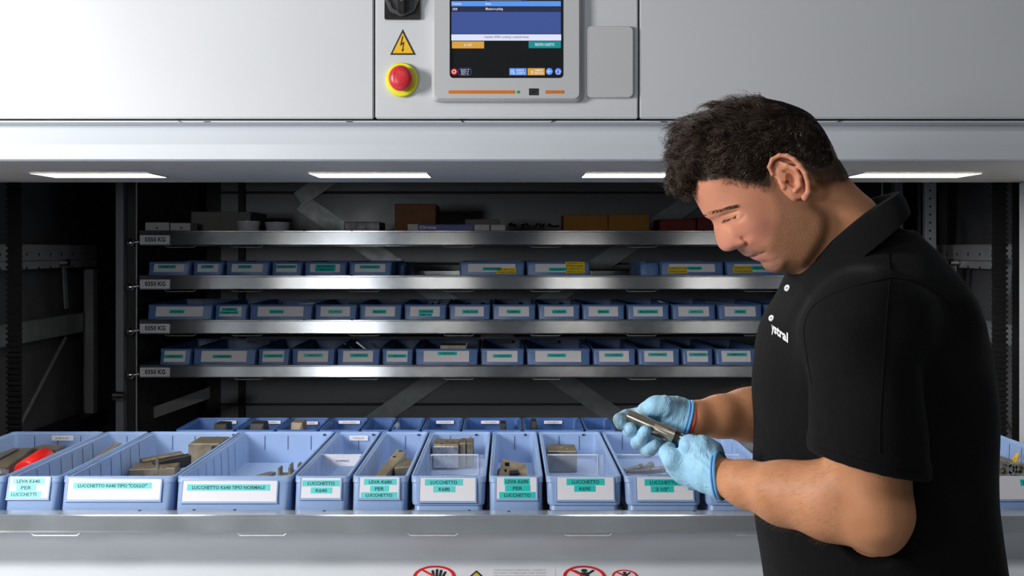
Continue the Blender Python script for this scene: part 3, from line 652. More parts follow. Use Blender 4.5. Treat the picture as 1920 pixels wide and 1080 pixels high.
# second row on the same tray, only its far walls show
D2, L2 = 3.045, 0.225
ZR2 = Z(783, D2+L2)
b2px = [370, 475, 546, 621, 694, 746.5, 800, 871, 978.5, 1087, 1143]
stripw = {0: 'VITI E BULLONI', 1: 'VITE E MISURA', 2: 'VITE E MISURA', 3: 'VITE 5 E MISURA', 6: 'VITE 8 MISURA', 7: 'VITE 9 MISURA', 8: 'VITE 9 MISURA'}
sp = {0: (411, 443), 1: (491, 526), 2: (565, 596), 3: (635, 675), 6: (818, 851), 7: (902, 936), 8: (1020, 1054)}
for i in range(len(b2px)-1):
    kpx = lambda p: CX+(p-CX)*(D2+L2)/D2
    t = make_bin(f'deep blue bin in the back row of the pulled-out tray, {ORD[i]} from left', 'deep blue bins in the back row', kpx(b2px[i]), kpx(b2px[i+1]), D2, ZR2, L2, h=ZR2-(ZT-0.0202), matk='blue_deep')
    if i in sp: back_label(t, 0, stripw[i], sp[i][0], sp[i][1], 789 if i != 2 else 790.5, 794.5 if i != 2 else 796, D2, L2)

# ---- rear tray bins
def rear_bins(ti, rim, spans, tapes, extra=None):
    d = D_R+0.058; zr = Z(rim, d); wd = TRY[ti][2]; n = len(spans)
    fl = TRY[ti][0]
    out = []
    for i, (a, b) in enumerate(spans):
        m = 0.115*(b-a)+3.5; cw = (a+m, b-m-1, rim+4, fl-6)
        tps = []
        if i < len(tapes) and tapes[i]:
            for q in tapes[i]: tps.append(q)
        lab = f'blue bin on the {wd} rear tray, {ORD[i]} from the left'
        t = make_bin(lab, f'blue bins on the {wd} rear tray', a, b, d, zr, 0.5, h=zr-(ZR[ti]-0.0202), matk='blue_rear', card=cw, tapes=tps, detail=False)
        out.append(t)
    return out
def T(a, b, y0, y1, s, m='tape', u=.12): return ((a, b, y0, y1), s, m, u)
r2 = rear_bins(1, 491, [(277, 360), (361, 421.5), (422.5, 507.5), (508.5, 569), (569.5, 652), (653, 737), (860, 985), (986, 1108), (1237, 1358), (1359, 1480)],
   [[T(298, 331, 497, 503, 'LUB MC 30')], [T(378, 402, 497, 503, 'LUB M2')], [T(447, 473, 497, 503, 'LUB 120')], [T(518, 556, 497, 503, 'LUBRIFICANTI')], [T(592, 630, 496, 509, 'MANUTENZIONI|LUBRIFICANTI')], [T(675, 713, 497.5, 503.5, 'TAVOLOROS')],
    [T(905, 940, 501, 507, 'VIGOLA M'), T(930, 968, 502.5, 513, 'COLTELLO DA|FRESARE', 'yellow_tape', .06)], [T(1029, 1062, 502, 508, 'VIGOLA T'), T(1060, 1096, 491, 512, 'POSIZIONE A F DA|FRESARE|POSIZIONE DA|SBOZZO COLLO', 'yellow_tape', .06)],
    [T(1287, 1315, 500, 506, 'VIGOLA'), T(1252, 1288, 500, 512, 'POSIZIONE A F DA|FRESARE', 'yellow_tape', .06)], [T(1408, 1440, 499, 506, 'VIGOLA'), T(1373, 1410, 499, 511, 'POSIZIONE A F DA|FRESARE', 'yellow_tape', .06)]])
sp3 = [(276, 401), (402, 466), (467, 588), (589, 671), (672.5, 755), (756.5, 839), (840.5, 921), (922, 1006), (1007.5, 1089), (1090, 1172.5), (1174, 1256), (1258, 1343), (1344.5, 1430), (1431.5, 1515)]
w3 = ['JASTHR 1', None, 'DIV510', 'ROYOL', 'M3P00', None, 'OBL7510', 'NBM01', 'CAR009', 'M0002', 'MANDORLA', 'ARCO', 'A0002', '']
c3 = [(319, 347), None, (506, 533), (616, 643), (699, 725), None, (867, 897), (950, 976), (1035, 1062), (1120, 1142), (1195, 1233), (1290, 1318), (1376, 1398), (1455, 1480)]
t3 = []
for i in range(14):
    if i == 1: t3.append([T(417, 446, 577, 583, 'CAMBIO'), T(413, 449, 583.5, 588.5, 'CAMMA 0150')])
    elif i == 5: t3.append([T(785, 813, 580.5, 587, 'CARBON'), T(786, 811, 587.5, 592.5, 'FMC10')])
    else: t3.append([T(c3[i][0], c3[i][1], 581, 587.5, w3[i], 'tape_pale' if i in (3, 11) else 'tape')])
r3 = rear_bins(2, 571, sp3, t3)
sp4 = [(299, 360.5), (361.5, 482), (483, 545), (546, 630), (631, 714), (715, 776), (777.5, 898), (900, 984.5), (986, 1108), (1110, 1193), (1194.5, 1275.5), (1277, 1338), (1339.5, 1420)]
w4 = ['CAM01000', 'CAM00009', 'CAM00007', 'CAM00017', 'CAMTRN25', 'CAM00040', 'CAM000045', 'CAX00004', 'CAX000015', 'CAX300002', 'CAX300001', 'CAX300006', 'CAM000175']
c4 = [(309, 345, 665), (400, 436, 665), (495, 532, 664), (570, 606, 663), (657, 691, 663), (727, 763, 664), (821, 857, 659.5), (924, 960, 664), (1026, 1061, 663), (1133, 1168, 662.5), (1215, 1250, 661.5), (1291, 1326, 661.5), (1362, 1400, 661.5)]
r4 = rear_bins(3, 654, sp4, [[T(a, b, y, y+6.2, w4[i], 'tape_pale' if i == 3 else 'tape')] for i, (a, b, y) in enumerate(c4)])
# loose empty bins seen from the side on the second tray
for (a, b, y0, lab, mk) in ((742, 763, 493, 'low dark blue bin end beside the sixth bin on the second rear tray', 'blue_deep'), (1198, 1236, 493, 'ribbed blue bin seen from its end on the second rear tray', 'blue_rear')):
    d = D_R+(0.20 if mk == 'blue_deep' else 0.10); h = Z(y0, d)-(ZR[1]-0.0202); t = make_bin(lab, None, a, b, d, Z(y0, d), 0.4, h=h, matk=mk, detail=False)
    if mk == 'blue_rear':
        wv = X(b, d)-X(a, d)
        for k in range(7): child('rib', MB().box(-wv/2+0.006+k*(wv-0.012)/6-0.002, -wv/2+0.006+k*(wv-0.012)/6+0.002, -0.009, 0.003, 0.012, h-0.012).mesh('rib'), M[mk], t)

# ================================================================== PARTS IN THE BINS
def item(mb, name, label, cat, matk, group=None, bevel=0.0012, smooth=False):
    v = np.array(mb.v); c = ((v[:, 0].min()+v[:, 0].max())/2, (v[:, 1].min()+v[:, 1].max())/2, v[:, 2].min())
    return tag(mb.build(name, M[matk], origin=c, bevel=bevel, smooth=smooth), label, cat, group)
def pblock(px0, px1, py_top, d0, d1, z0=0.963): return MB().box(X(px0, d0), X(px1, d0), d0, d1, z0, Z(py_top, d0))
ZF = ZRIM-HB+0.0045
# bin 0
t = thing('steel_bar', 'long grooved steel bar lying deepest at the far left', 'metal part', at(20, 860, 2.7))
mb = MB()
def bar(pts_px, d0, d1, th):    # plan outline by (x, y) metres
    pass
xl, xr = X(-60, 2.75), X(70, 2.9)
mb.loft([[(X(-95, 2.62), 2.55, z), (X(10, 2.62), 2.55, z), (X(60, 2.95), 2.955, z), (X(24, 2.95), 2.955, z)] for z in (0.966, 1.004)])
mb.build('bar', M['iron'], t, bevel=0.002)
mb = MB(); mb.loft([[(X(-52, 2.62), 2.60, z), (X(-40, 2.62), 2.60, z), (X(46, 2.95), 2.92, z), (X(40, 2.95), 2.92, z)] for z in (1.0042, 1.0052)]); mb.build('groove', M['iron_dark'], t)
mb = MB(); mb.loft([[(X(66, 2.95), 2.93, z), (X(120, 2.95), 2.90, z), (X(116, 2.95), 2.975, z), (X(72, 2.95), 2.98, z)] for z in (0.966, 1.008)]); item(mb, 'steel_block', 'flat steel block behind the red roll at the far left', 'metal part', 'iron')
t = thing('red_roll', 'bright red plastic tube lying in the leftmost bin', 'tube', at(60, 862, 2.72))
p0, p1 = Vector((X(46, 2.66), 2.66, 0.998)), Vector((X(84, 2.84), 2.84, 0.998)); ax = (p1-p0).normalized(); u = ax.cross(Vector((0, 0, 1))).normalized(); v = Vector((0, 0, 1))
prof = [(0, .010), (0, .022), (.004, .025), ((p1-p0).length-.004, .025), ((p1-p0).length, .022), ((p1-p0).length, .010), (0.002, .010)]
mb = MB(); mb.loft([[p0+ax*s+(u*math.cos(a)+v*math.sin(a))*r for a in [2*math.pi*i/28 for i in range(28)]] for s, r in prof], False, False); mb.build('tube_wall', M['red'], t, smooth=True)
t2 = MB(); t2.tube([(X(4, 2.6), 2.60, 0.968), (X(4, 2.6), 2.60, 1.018)], 0.006, 12); t2.tube([(X(12, 2.6), 2.60, 0.968), (X(12, 2.6), 2.60, 1.016)], 0.005, 12); item(t2, 'steel_pin', 'pair of bright steel pins in the leftmost bin', 'pin', 'steel', bevel=0, smooth=True)
# bin 1: lever strip
mb = MB(); mb.loft([[(X(170, 2.7), 2.66, z), (X(180, 2.7), 2.655, z), (X(226, 2.95), 2.96, z), (X(212, 2.95), 2.965, z)] for z in (0.968, 1.016)])
lv = item(mb, 'lever_bar', 'tan steel lever standing in the bin LEVA K640', 'metal part', 'iron_pale')
# bin 2
t = thing('steel_block', 'square brown steel block at the back of the bin TIPO COLLO', 'metal part', at(398, 868, 2.9))
MB().box(X(353, 2.86), X(411, 2.86), 2.86, 2.97, ZF, Z(832, 2.86)).build('block', M['iron'], t, bevel=0.0015); MB().box(X(397, 2.86), X(411.5, 2.86), 2.8575, 2.90, Z(855, 2.86), Z(836, 2.86)).build('dark_notch', M['iron_dark'], t)
t = thing('lock_plate', 'heap of flat lock plates with an upright peg in TIPO COLLO bin', 'metal part', at(290, 885, 2.8))
MB().obox((X(291, 2.80), 2.80, 0.976), (0.052, 0.01, 0), (-0.006, 0.045, 0), (0, 0, 0.012)).build('plate', M['iron'], t, bevel=0.002)
MB().obox((X(297, 2.84), 2.87, 0.985), (0.042, 0.03, 0.004), (-0.008, 0.016, 0), (0, 0, 0.014)).build('plate', M['iron'], t, bevel=0.002); MB().obox((X(322, 2.84), 2.84, 0.985), (0.036, 0.03, 0.004), (-0.006, 0.011, 0), (0, 0, 0.014)).build('plate', M['iron_dark'], t, bevel=0.002)
MB().cyl((X(295, 2.76), 2.76, 0.975), (X(295, 2.76), 2.76, 1.012), 0.0042, n=12).build('peg', M['iron'], t, smooth=True)
hl = MB()
for px, d in ((270, 2.77), (308, 2.765), (318, 2.78)): hl.cyl((X(px, d), d, 0.9878), (X(px, d), d, 0.9888), 0.0045, n=12)
hl.build('bore', M['steel'], t)
# bin 3
def ubracket(cx, d, z0, wd, hh, dp, th):
    mb = MB(); mb.prism([(cx-wd/2, z0), (cx+wd/2, z0), (cx+wd/2, z0+hh), (cx+wd/2-th, z0+hh), (cx+wd/2-th, z0+th*1.4), (cx-wd/2+th, z0+th*1.4), (cx-wd/2+th, z0+hh*0.95), (cx-wd/2, z0+hh*0.95)], d, d+dp); return mb
item(ubracket(X(533, 2.74), 2.74, 0.968, 0.030, 0.026, 0.03, 0.006), 'saddle_bracket', 'left small U shaped bracket in TIPO NORMALE bin', 'bracket', 'iron', 'U brackets')
item(ubracket(X(552, 2.78), 2.78, 0.968, 0.024, 0.027, 0.03, 0.005), 'saddle_bracket', 'right small U shaped bracket in TIPO NORMALE bin', 'bracket', 'iron', 'U brackets')
mb = MB(); mb.loft([[(X(479, 2.8), 2.81, z), (X(500, 2.8), 2.80, z), (X(510, 2.8), 2.85, z), (X(497, 2.8), 2.86, z), (X(490, 2.8), 2.84, z)] for z in (ZF, ZF+0.006)]); item(mb, 'steel_plate', 'small flat steel offcut lying in TIPO NORMALE bin', 'metal part', 'iron', bevel=0.0008)
# bin 5 lever wedge
t = thing('lever_block', 'pale wedge shaped lever in the bin LEVA K680', 'metal part', at(740, 885, 2.7))
pts = [(X(703, 2.66), 2.60), (X(716, 2.66), 2.59), (X(762, 2.80), 2.80), (X(744, 2.85), 2.83)]
mb = MB(); mb.loft([[(X(704, 2.66), 2.60, 0.966), (X(722, 2.66), 2.60, 0.966), (X(768, 2.80), 2.80, 0.966), (X(744, 2.82), 2.84, 0.966)], [(X(704, 2.66), 2.60, 0.996), (X(722, 2.66), 2.60, 0.997), (X(764, 2.80), 2.78, 1.020), (X(745, 2.82), 2.82, 1.026)]]); mb.build('lever', M['iron_pale'], t, bevel=0.002)
MB().obox((X(758, 2.76), 2.73, 0.986), (0.020, 0.012, 0), (-0.006, 0.05, 0), (0, 0, 0.020)).build('lever_side', M['iron'], t, bevel=0.002)
hl = MB(); hl.cyl((X(751, 2.8), 2.795, 1.0185), (X(751, 2.8), 2.795, 1.0235), 0.005, n=12); hl.cyl((X(740, 2.76), 2.75, 1.011), (X(740, 2.76), 2.75, 1.018), 0.004, n=12); hl.build('bore', M['iron_dark'], t)
# bin 6 block
t = thing('lock_casing', 'rusty brown lock body behind the divider of LUCCHETTO K680', 'metal part', at(845, 850, 2.9))
MB().box(X(812, 2.86), X(860, 2.86), 2.86, 2.95, ZF+0.011, Z(834, 2.86)).build('body', M['iron'], t, bevel=0.0015); MB().box(X(812.5, 2.86), X(859, 2.86), 2.858, 2.862, ZF+0.014, Z(837, 2.86)).build('ground_face', M['steel'], t, bevel=0.0008)
for a, b, e in ((861, 873, 2.87), (874, 887, 2.875)): MB().box(X(a, e), X(b, e), e, e+0.08, ZF+0.011, Z(831, e)).build('lug', M['iron'], t, bevel=0.0015)
hl = MB()
for px, d in ((818, 2.90), (828, 2.885), (838, 2.91), (850, 2.89)): hl.cyl((X(px, d), d, Z(834, 2.86)-0.0006), (X(px, d), d, Z(834, 2.86)+0.0006), 0.004, n=10)
hl.build('bore', M['iron_dark'], t)
# bin 7
t = thing('lever_block', 'grey notched lever with two holes in the bin LEVA K690', 'metal part', at(955, 885, 2.68))
mb = MB(); mb.loft([[(X(934, 2.64), 2.64, 0.966), (X(990, 2.64), 2.63, 0.966), (X(990, 2.70), 2.74, 0.966), (X(944, 2.70), 2.76, 0.966)], [(X(934, 2.64), 2.64, 0.995), (X(990, 2.64), 2.63, 0.996), (X(988, 2.70), 2.72, 1.004), (X(942, 2.70), 2.74, 1.016)]]); mb.build('lever', M['iron_pale'], t, bevel=0.002)
MB().obox((X(960, 2.64), 2.642, 0.984), (0.010, 0.003, 0.0), (-0.001, 0.016, 0.0), (0.006, 0, 0.019)).build('notch', M['iron_dark'], t, bevel=0.001)
MB().cyl((X(943, 2.66), 2.66, 0.972), (X(943, 2.66), 2.70, 0.990), 0.014, n=16).build('boss', M['iron'], t, smooth=True)
hl = MB(); hl.cyl((X(951, 2.69), 2.70, 1.000), (X(951, 2.69), 2.70, 1.0125), 0.0055, n=12); hl.cyl((X(948, 2.66), 2.665, 0.995), (X(948, 2.66), 2.665, 1.0035), 0.003, n=10); hl.build('bore', M['iron_dark'], t)
# bin 8
t = thing('lock_casing', 'flat brown lock body behind the divider of LUCCHETTO K690', 'metal part', at(1045, 852, 2.85))
MB().box(X(1027, 2.82), X(1082, 2.82), 2.82, 2.92, ZF+0.011, Z(846, 2.82)).build('body', M['iron'], t, bevel=0.0015)
zz = Z(846, 2.82)
for k, (px, d) in enumerate(((1034, 2.875), (1041, 2.845), (1043, 2.865), (1054, 2.88), (1064, 2.86))): MB().cyl((X(px, d), d, zz-0.0005), (X(px, d), d, zz+0.0007), 0.0028, n=10).build('bore', M['steel'], t)
# bin 9: loose pins
for k, (px, d, a) in enumerate(((1186, 2.80, 0.5), (1198, 2.77, -0.4), (1210, 2.82, 0.9), (1222, 2.78, 0.2), (1234, 2.80, -0.7))):
    c = Vector((X(px, d), d, ZF+0.021)); v = Vector((math.cos(a), math.sin(a), 0.12))*0.022
    mb = MB(); mb.cyl(c-v, c+v, 0.0065, n=12); mb.cyl(c+v, c+v*1.25, 0.009, n=12)
    item(mb, 'lock_pin', f'grey steel lock pin behind the LUCCHETTO 2 1/2 divider, {ORD[k]} from left', 'pin', 'iron', 'loose lock pins', bevel=0, smooth=True)
# right bin: rings and a plate
mb = MB(); mb.obox((1.125, 2.80, 0.985), (0.075, 0.012, 0), (-0.01, 0.10, 0), (0, 0, 0.016)); item(mb, 'steel_plate', 'thick brown steel plate in the bin right of the person', 'metal part', 'iron')
for k, (px, py, r) in enumerate(((1883, 880, 0.019), (1899, 880, 0.012), (1914, 881, 0.014))):
    d = 2.62; c = at(px, py, d); mb = MB(); n = 24
    mb.loft([[(c.x+q*math.cos(2*math.pi*i/n), c.y+o, c.z+q*math.sin(2*math.pi*i/n)) for i in range(n)] for q, o in ((r*.62, .03), (r*.62, 0), (r, 0), (r, .03), (r*.62, .03))], False, False)
    item(mb, 'steel_ring', f'steel ring in the bin right of the person, {ORD[k]} from left', 'ring', 'iron_pale', 'steel rings', bevel=0, smooth=True)
mb = MB(); mb.tube([at(1903, 862, 2.72), at(1908, 854, 2.80)], 0.006, 10); item(mb, 'brass_rod', 'short brass coloured rod above the rings at the right edge', 'rod', 'sign_yellow', bevel=0, smooth=True)
# back-row contents
for (px0, px1, py0, dpt, lab, mk) in ((462, 500, 795, 3.12, 'dark steel block in the back row bin, left of the others', 'iron_dark'), (540, 572, 792.5, 3.12, 'grey machined block in the third back row bin', 'iron'), (936, 951, 795, 3.15, 'small black cube in the eighth back row bin', 'iron_dark'), (994, 1009, 791, 3.13, 'black fitting in the ninth back row bin', 'iron_dark'), (395, 430, 796, 3.12, 'dark wooden looking block in the first back row bin', 'iron_dark')):
    mb = MB(); a, b = X(px0, dpt), X(px1, dpt); zt = Z(py0, dpt); q = (b-a)*0.15
    mb.loft([[(a, dpt, ZF), (b, dpt, ZF), (b, dpt+0.07, ZF), (a, dpt+0.07, ZF)], [(a+q, dpt+0.01, zt), (b-q, dpt, zt), (b-q, dpt+0.06, zt), (a+q, dpt+0.07, zt)]]); item(mb, 'machined_block', lab, 'metal part', mk, 'blocks in the back row bins')
t = thing('plastic_bag', 'clear plastic bag crumpled in the back row bins', 'bag', at(735, 805, 3.15))
mb = MB(); mb.loft([[(X(718, 3.1), 3.10, ZF), (X(752, 3.1), 3.10, ZF), (X(752, 3.1), 3.16, ZF), (X(718, 3.1), 3.16, ZF)], [(X(722, 3.1), 3.11, 1.0), (X(746, 3.1), 3.10, 1.01), (X(750, 3.1), 3.15, 1.0), (X(726, 3.1), 3.15, 1.01)], [(X(737, 3.12), 3.12, 1.035), (X(747, 3.12), 3.12, 1.046), (X(748, 3.12), 3.14, 1.044), (X(738, 3.12), 3.14, 1.032)]]); mb.build('film', M['clear'], t, bevel=0.004, smooth=True)
# ---- contents of the rear bins that stick up over the rims
def stick(i, pa, pb, r, d, mk, lab, name='metal_strip', cat='metal part'):
    a, b = at(*pa, d), at(*pb, d); mb = MB(); t = (b-a).normalized(); n = Vector((-t.z, 0, t.x)); mb.obox((a+b)/2, t*((b-a).length/2), Vector((0, r*0.6, 0)), n*r); item(mb, name, lab, cat, mk, bevel=0.0006)
stick(0, (560, 571), (590, 568), 0.003, 4.55, 'white_box', 'white strip lying over the third bin of the third tray')
stick(0, (646, 645), (668, 660), 0.004, 4.6, 'steel', 'left bright steel strip leaning in the fifth bin of the lowest tray')
stick(0, (668, 641), (692, 660), 0.004, 4.6, 'steel', 'right bright steel strip leaning in the fifth bin of the lowest tray')
stick(0, (1234, 564), (1262, 574), 0.003, 4.55, 'galv_dull', 'thin rod poking over the eleventh bin of the third tray')
stick(0, (1322, 566), (1388, 572), 0.003, 4.6, 'iron_pale', 'thin pale rod lying over the twelfth bin of the third tray')
def pb(px0, px1, py0, py1, d, dp, name, lab, cat, mk, bev=0.0015, grp=None):
    mb = MB().box(X(px0, d), X(px1, d), d, d+dp, Z(py1, d), Z(py0, d)); return item(mb, name, lab, cat, mk, grp, bevel=bev)
pb(825, 876, 647, 658, 4.50, 0.08, 'steel_block', 'tan steel block showing over the seventh bin of the lowest tray', 'metal part', 'iron_pale')
mb = MB(); mb.cyl(at(875, 660, 4.48), at(875, 643, 4.48), 0.004, n=10); item(mb, 'steel_pin', 'upright steel pin beside the tan block on the lowest tray', 'pin', 'steel', bevel=0, smooth=True)
for k, (px, py) in enumerate(((526, 569), (797, 568), (812, 567), (823, 566), (829, 570), (868, 568), (878, 570))):
    mb = MB(); c = at(px, py+3, 4.5); n_ = random.uniform(0.006, 0.010); mb.cyl(c-Vector((n_, 0, 0.006)), c+Vector((n_*0.6, 0.01, 0.006)), 0.0045, n=8); mb.cyl(c+Vector((n_*0.6, 0.01, 0.006)), c+Vector((n_, 0.012, 0.009)), 0.007, n=6)
    item(mb, 'bolt', f'small steel bolt over the rims of the third tray bins, {ORD[k]} from left', 'bolt', 'steel', 'bolts in the third tray bins', bevel=0, smooth=True)
for k, (a, b, dy) in enumerate(((652, 692, 0), (718, 757, 0), (886, 902, 0), (942, 973, 0), (1016, 1048, 0))):
    pb(a, b, 565.5, 570.5, 4.78, 0.004, 'paper_strip', f'grey paper strip at the back of the third tray bins, {ORD[k]} from left', 'label', 'grey_box', 0.0003, 'paper strips in the third tray bins')
for k, (a, b) in enumerate(((463, 507), (928, 960), (1012, 1046))):
    pb(a, b, 638.5, 643, 4.80, 0.004, 'paper_strip', f'grey paper strip at the back of the lowest tray bins, {ORD[k]} from left', 'label', 'grey_box', 0.0003, 'paper strips in the lowest tray bins')
# ---- goods on the topmost tray
ZTT = ZR[0]-0.0203; d0 = D_R+0.06
def goods(px0, px1, py, d, dp, name, lab, cat, mk, grp=None):
    t = thing(name, lab, cat, (X((px0+px1)/2, d), d, ZTT), grp); a, b = X(px0, d), X(px1, d); zt = Z(py, d)
    MB().box(a, b, d, d+dp, ZTT, zt).build('carton', M[mk], t, bevel=0.002)
    MB().box((a+b)/2-0.012, (a+b)/2+0.012, d+0.002, d+dp-0.002, zt-0.0004, zt+0.0006).build('tape_seam', M['grey_box'], t); return t
g1 = goods(272, 317, 417, d0, 0.10, 'small_carton', 'left of two small white cartons on the topmost tray', 'box', 'white_box', 'small white cartons'); g2 = goods(319, 357, 418, d0, 0.10, 'small_carton', 'right of two small white cartons on the topmost tray', 'box', 'white_box', 'small white cartons')
for g, px in ((g1, 294), (g2, 340)): MB().box(X(px-2, d0), X(px+2, d0), d0-0.001, d0+0.001, Z(429, d0), Z(426, d0)).build('print_mark', M['ink'], g)
goods(358, 470, 397, d0+0.18, 0.3, 'grey_carton', 'large grey carton behind the plastic tubs on the topmost tray', 'box', 'grey_box')
for k, (a, b, py, lab) in enumerate(((438, 484, 414, 'round clear plastic tub in front of the grey carton'), (492, 541, 416, 'flat clear plastic tub right of the round tub on the topmost tray'))):
    d = d0+0.04; t = thing('plastic_tub', lab, 'tub', (X((a+b)/2, d), d, ZTT), 'clear plastic tubs'); c = Vector((X((a+b)/2, d), d+0.045, 0)); R = (X(b, d)-X(a, d))/2; zt = Z(py, d); n = 24
    mb = MB(); mb.loft([[(c.x+q*math.cos(2*math.pi*i/n), c.y+q*math.sin(2*math.pi*i/n), z) for i in range(n)] for q, z in ((R*.8, ZTT), (R*.97, zt-.004), (R, zt-.003), (R, zt), (R*.94, zt), (R*.78, ZTT+.003))]); mb.build('tub', M['clear_edge'], t, smooth=True)
    mb = MB(); mb.sphere((c.x, c.y, ZTT+0.014), R*0.6, 12, 6, (1, 1, 0.3)); mb.build('contents', M['iron_dark'], t, smooth=True)
goods(645, 712, 416, d0+0.1, 0.2, 'dark_case', 'low black case right of the plastic tubs on the topmost tray', 'case', 'black_plastic')
goods(740, 817, 382, d0+0.10, 0.25, 'cardboard_box', 'tall brown cardboard box on the topmost tray', 'box', 'cardboard')
pbx = goods(765, 888, 421, d0, 0.12, 'flat_carton', 'flat blue violet carton in front of the brown box', 'box', 'purple_box'); MB().box(X(764.5, d0), X(783, d0), d0-0.001, d0+0.04, ZTT, Z(420.5, d0)).build('white_end', M['white_box'], pbx)
mb = MB(); text_add(mb, 'Orma', X(787, d0), X(818, d0), Z(429.5, d0), Z(423, d0), lambda x, z: (x, d0-0.0008, z), 0.02); mb.build('lettering', M['ink_white'], pbx)
goods(889, 918, 421, d0, 0.1, 'white_packet', 'left white packet right of the flat violet carton', 'box', 'white_box', 'white packets'); goods(920, 948, 421.5, d0, 0.1, 'white_packet', 'right white packet right of the flat violet carton', 'box', 'white_box', 'white packets')
goods(872, 936, 411, d0+0.16, 0.1, 'grey_packet', 'grey packet behind the two white packets', 'box', 'grey_box')
random.seed(3)
for k in range(4):
    d = d0+0.05; pts = [at(955+k*24+random.uniform(0, 22)*q/6, 428-random.uniform(0, 9), d+random.uniform(0, .05)) for q in range(7)]
    mb = MB(); mb.tube(pts, 0.004, 6); item(mb, 'cable_loop', f'black cable loop right of the white packets, {ORD[k]} from left', 'cable', 'black_plastic', 'cables on the topmost tray', bevel=0, smooth=True)
goods(1057, 1140, 402, d0+0.08, 0.25, 'orange_carton', 'left of two orange brown cartons on the topmost tray', 'box', 'orange_box', 'orange brown cartons'); goods(1141, 1218, 402, d0+0.08, 0.25, 'orange_carton', 'right of two orange brown cartons on the topmost tray', 'box', 'orange_box', 'orange brown cartons')
goods(1238, 1305, 411, d0+0.1, 0.2, 'red_carton', 'left dark red carton behind the face of the person', 'box', 'red_box', 'dark red cartons'); goods(1308, 1375, 408, d0+0.1, 0.2, 'red_carton', 'right dark red carton behind the face of the person', 'box', 'red_box', 'dark red cartons')

# ================================================================== PERSON
YC = 1.80                                    # plane through the middle of the figure
def smin(a, b, k):
    h = np.clip(0.5+0.5*(b-a)/k, 0, 1); return b+(a-b)*h-k*h*(1-h)
def smax(a, b, k): return -smin(-a, -b, k)
class Grid:
    def __init__(s, lo, hi, h):
        s.lo = np.array(lo, np.float32); s.h = h; n = np.ceil((np.array(hi)-np.array(lo))/h).astype(int)+1
        ax = [(s.lo[i]+h*np.arange(n[i])).astype(np.float32) for i in range(3)]
        s.ax = ax; s.x = ax[0][:, None, None]; s.y = ax[1][None, :, None]; s.z = ax[2][None, None, :]
    def cone(s, a, b, ra, rb, sy=1.0):
        """tapered capsule; sy < 1 flattens it along y"""
        a = np.array(a, np.float32).copy(); b = np.array(b, np.float32).copy(); y = s.y/sy; a[1] /= sy; b[1] /= sy
        d = b-a; L = float((d*d).sum())
        t = np.clip(((s.x-a[0])*d[0]+(y-a[1])*d[1]+(s.z-a[2])*d[2])/max(L, 1e-9), 0, 1)
        return np.sqrt((s.x-a[0]-t*d[0])**2+(y-a[1]-t*d[1])**2+(s.z-a[2]-t*d[2])**2)-(ra+(rb-ra)*t)
    def chain(s, pts, rs, k=0.006, sy=1.0):
        f = None
        for i in range(len(pts)-1):
            g = s.cone(pts[i], pts[i+1], rs[i], rs[i+1], sy); f = g if f is None else smin(f, g, k)
        return f
    def ell(s, c, r, rot=None):
        p = [s.x-c[0], s.y-c[1], s.z-c[2]]
        if rot is not None:
            R = np.array(rot.to_matrix().transposed(), np.float32)
            p = [R[i, 0]*p[0]+R[i, 1]*p[1]+R[i, 2]*p[2] for i in range(3)]
        q = np.sqrt((p[0]/r[0])**2+(p[1]/r[1])**2+(p[2]/r[2])**2); return (q-1)*min(r)
    def shape(s): return np.zeros((len(s.ax[0]), len(s.ax[1]), len(s.ax[2])), np.float32)
def surfnet(f, lo, h):
    sg = f < 0; n = f.shape
    cnt = np.zeros((n[0]-1, n[1]-1, n[2]-1), np.int8)
    for i in (0, 1):
        for j in (0, 1):
            for k in (0, 1): cnt += sg[i:n[0]-1+i, j:n[1]-1+j, k:n[2]-1+k]
    act = np.argwhere((cnt > 0) & (cnt < 8)); idx = -np.ones(cnt.shape, np.int64); idx[act[:, 0], act[:, 1], act[:, 2]] = np.arange(len(act))
    cor = [(i, j, k) for i in (0, 1) for j in (0, 1) for k in (0, 1)]
    val = {c: f[act[:, 0]+c[0], act[:, 1]+c[1], act[:, 2]+c[2]] for c in cor}
    acc = np.zeros((len(act), 3)); w_ = np.zeros(len(act))
    for a in cor:
        for ax in range(3):
            if a[ax] == 0:
                b = list(a); b[ax] = 1; b = tuple(b); va, vb = val[a], val[b]; m = (va < 0) != (vb < 0)
                t = np.where(m, va/np.where(m, va-vb, 1), 0); p = np.array(a, float)[None, :].repeat(len(act), 0); p[:, ax] += t
                acc += p*m[:, None]; w_ += m
    V = np.array(lo)[None, :]+h*(act+acc/np.maximum(w_, 1)[:, None])
    Q = []
    for ax in range(3):
        sl0 = [slice(None)]*3; sl1 = [slice(None)]*3; sl0[ax] = slice(0, -1); sl1[ax] = slice(1, None)
        a_, b_ = sg[tuple(sl0)], sg[tuple(sl1)]; e = np.argwhere(a_ != b_)
        o1, o2 = (ax+1) % 3, (ax+2) % 3
        e = e[(e[:, o1] > 0) & (e[:, o2] > 0) & (e[:, o1] < n[o1]-1) & (e[:, o2] < n[o2]-1)]
        fl = a_[e[:, 0], e[:, 1], e[:, 2]]
        def cell(d1, d2):
            c = e.copy(); c[:, o1] += d1; c[:, o2] += d2; return idx[c[:, 0], c[:, 1], c[:, 2]]
        q = np.stack([cell(-1, -1), cell(0, -1), cell(0, 0), cell(-1, 0)], 1); q[~fl] = q[~fl][:, ::-1]; Q.append(q)
    Q = np.concatenate(Q); return V, Q[(Q >= 0).all(1)]
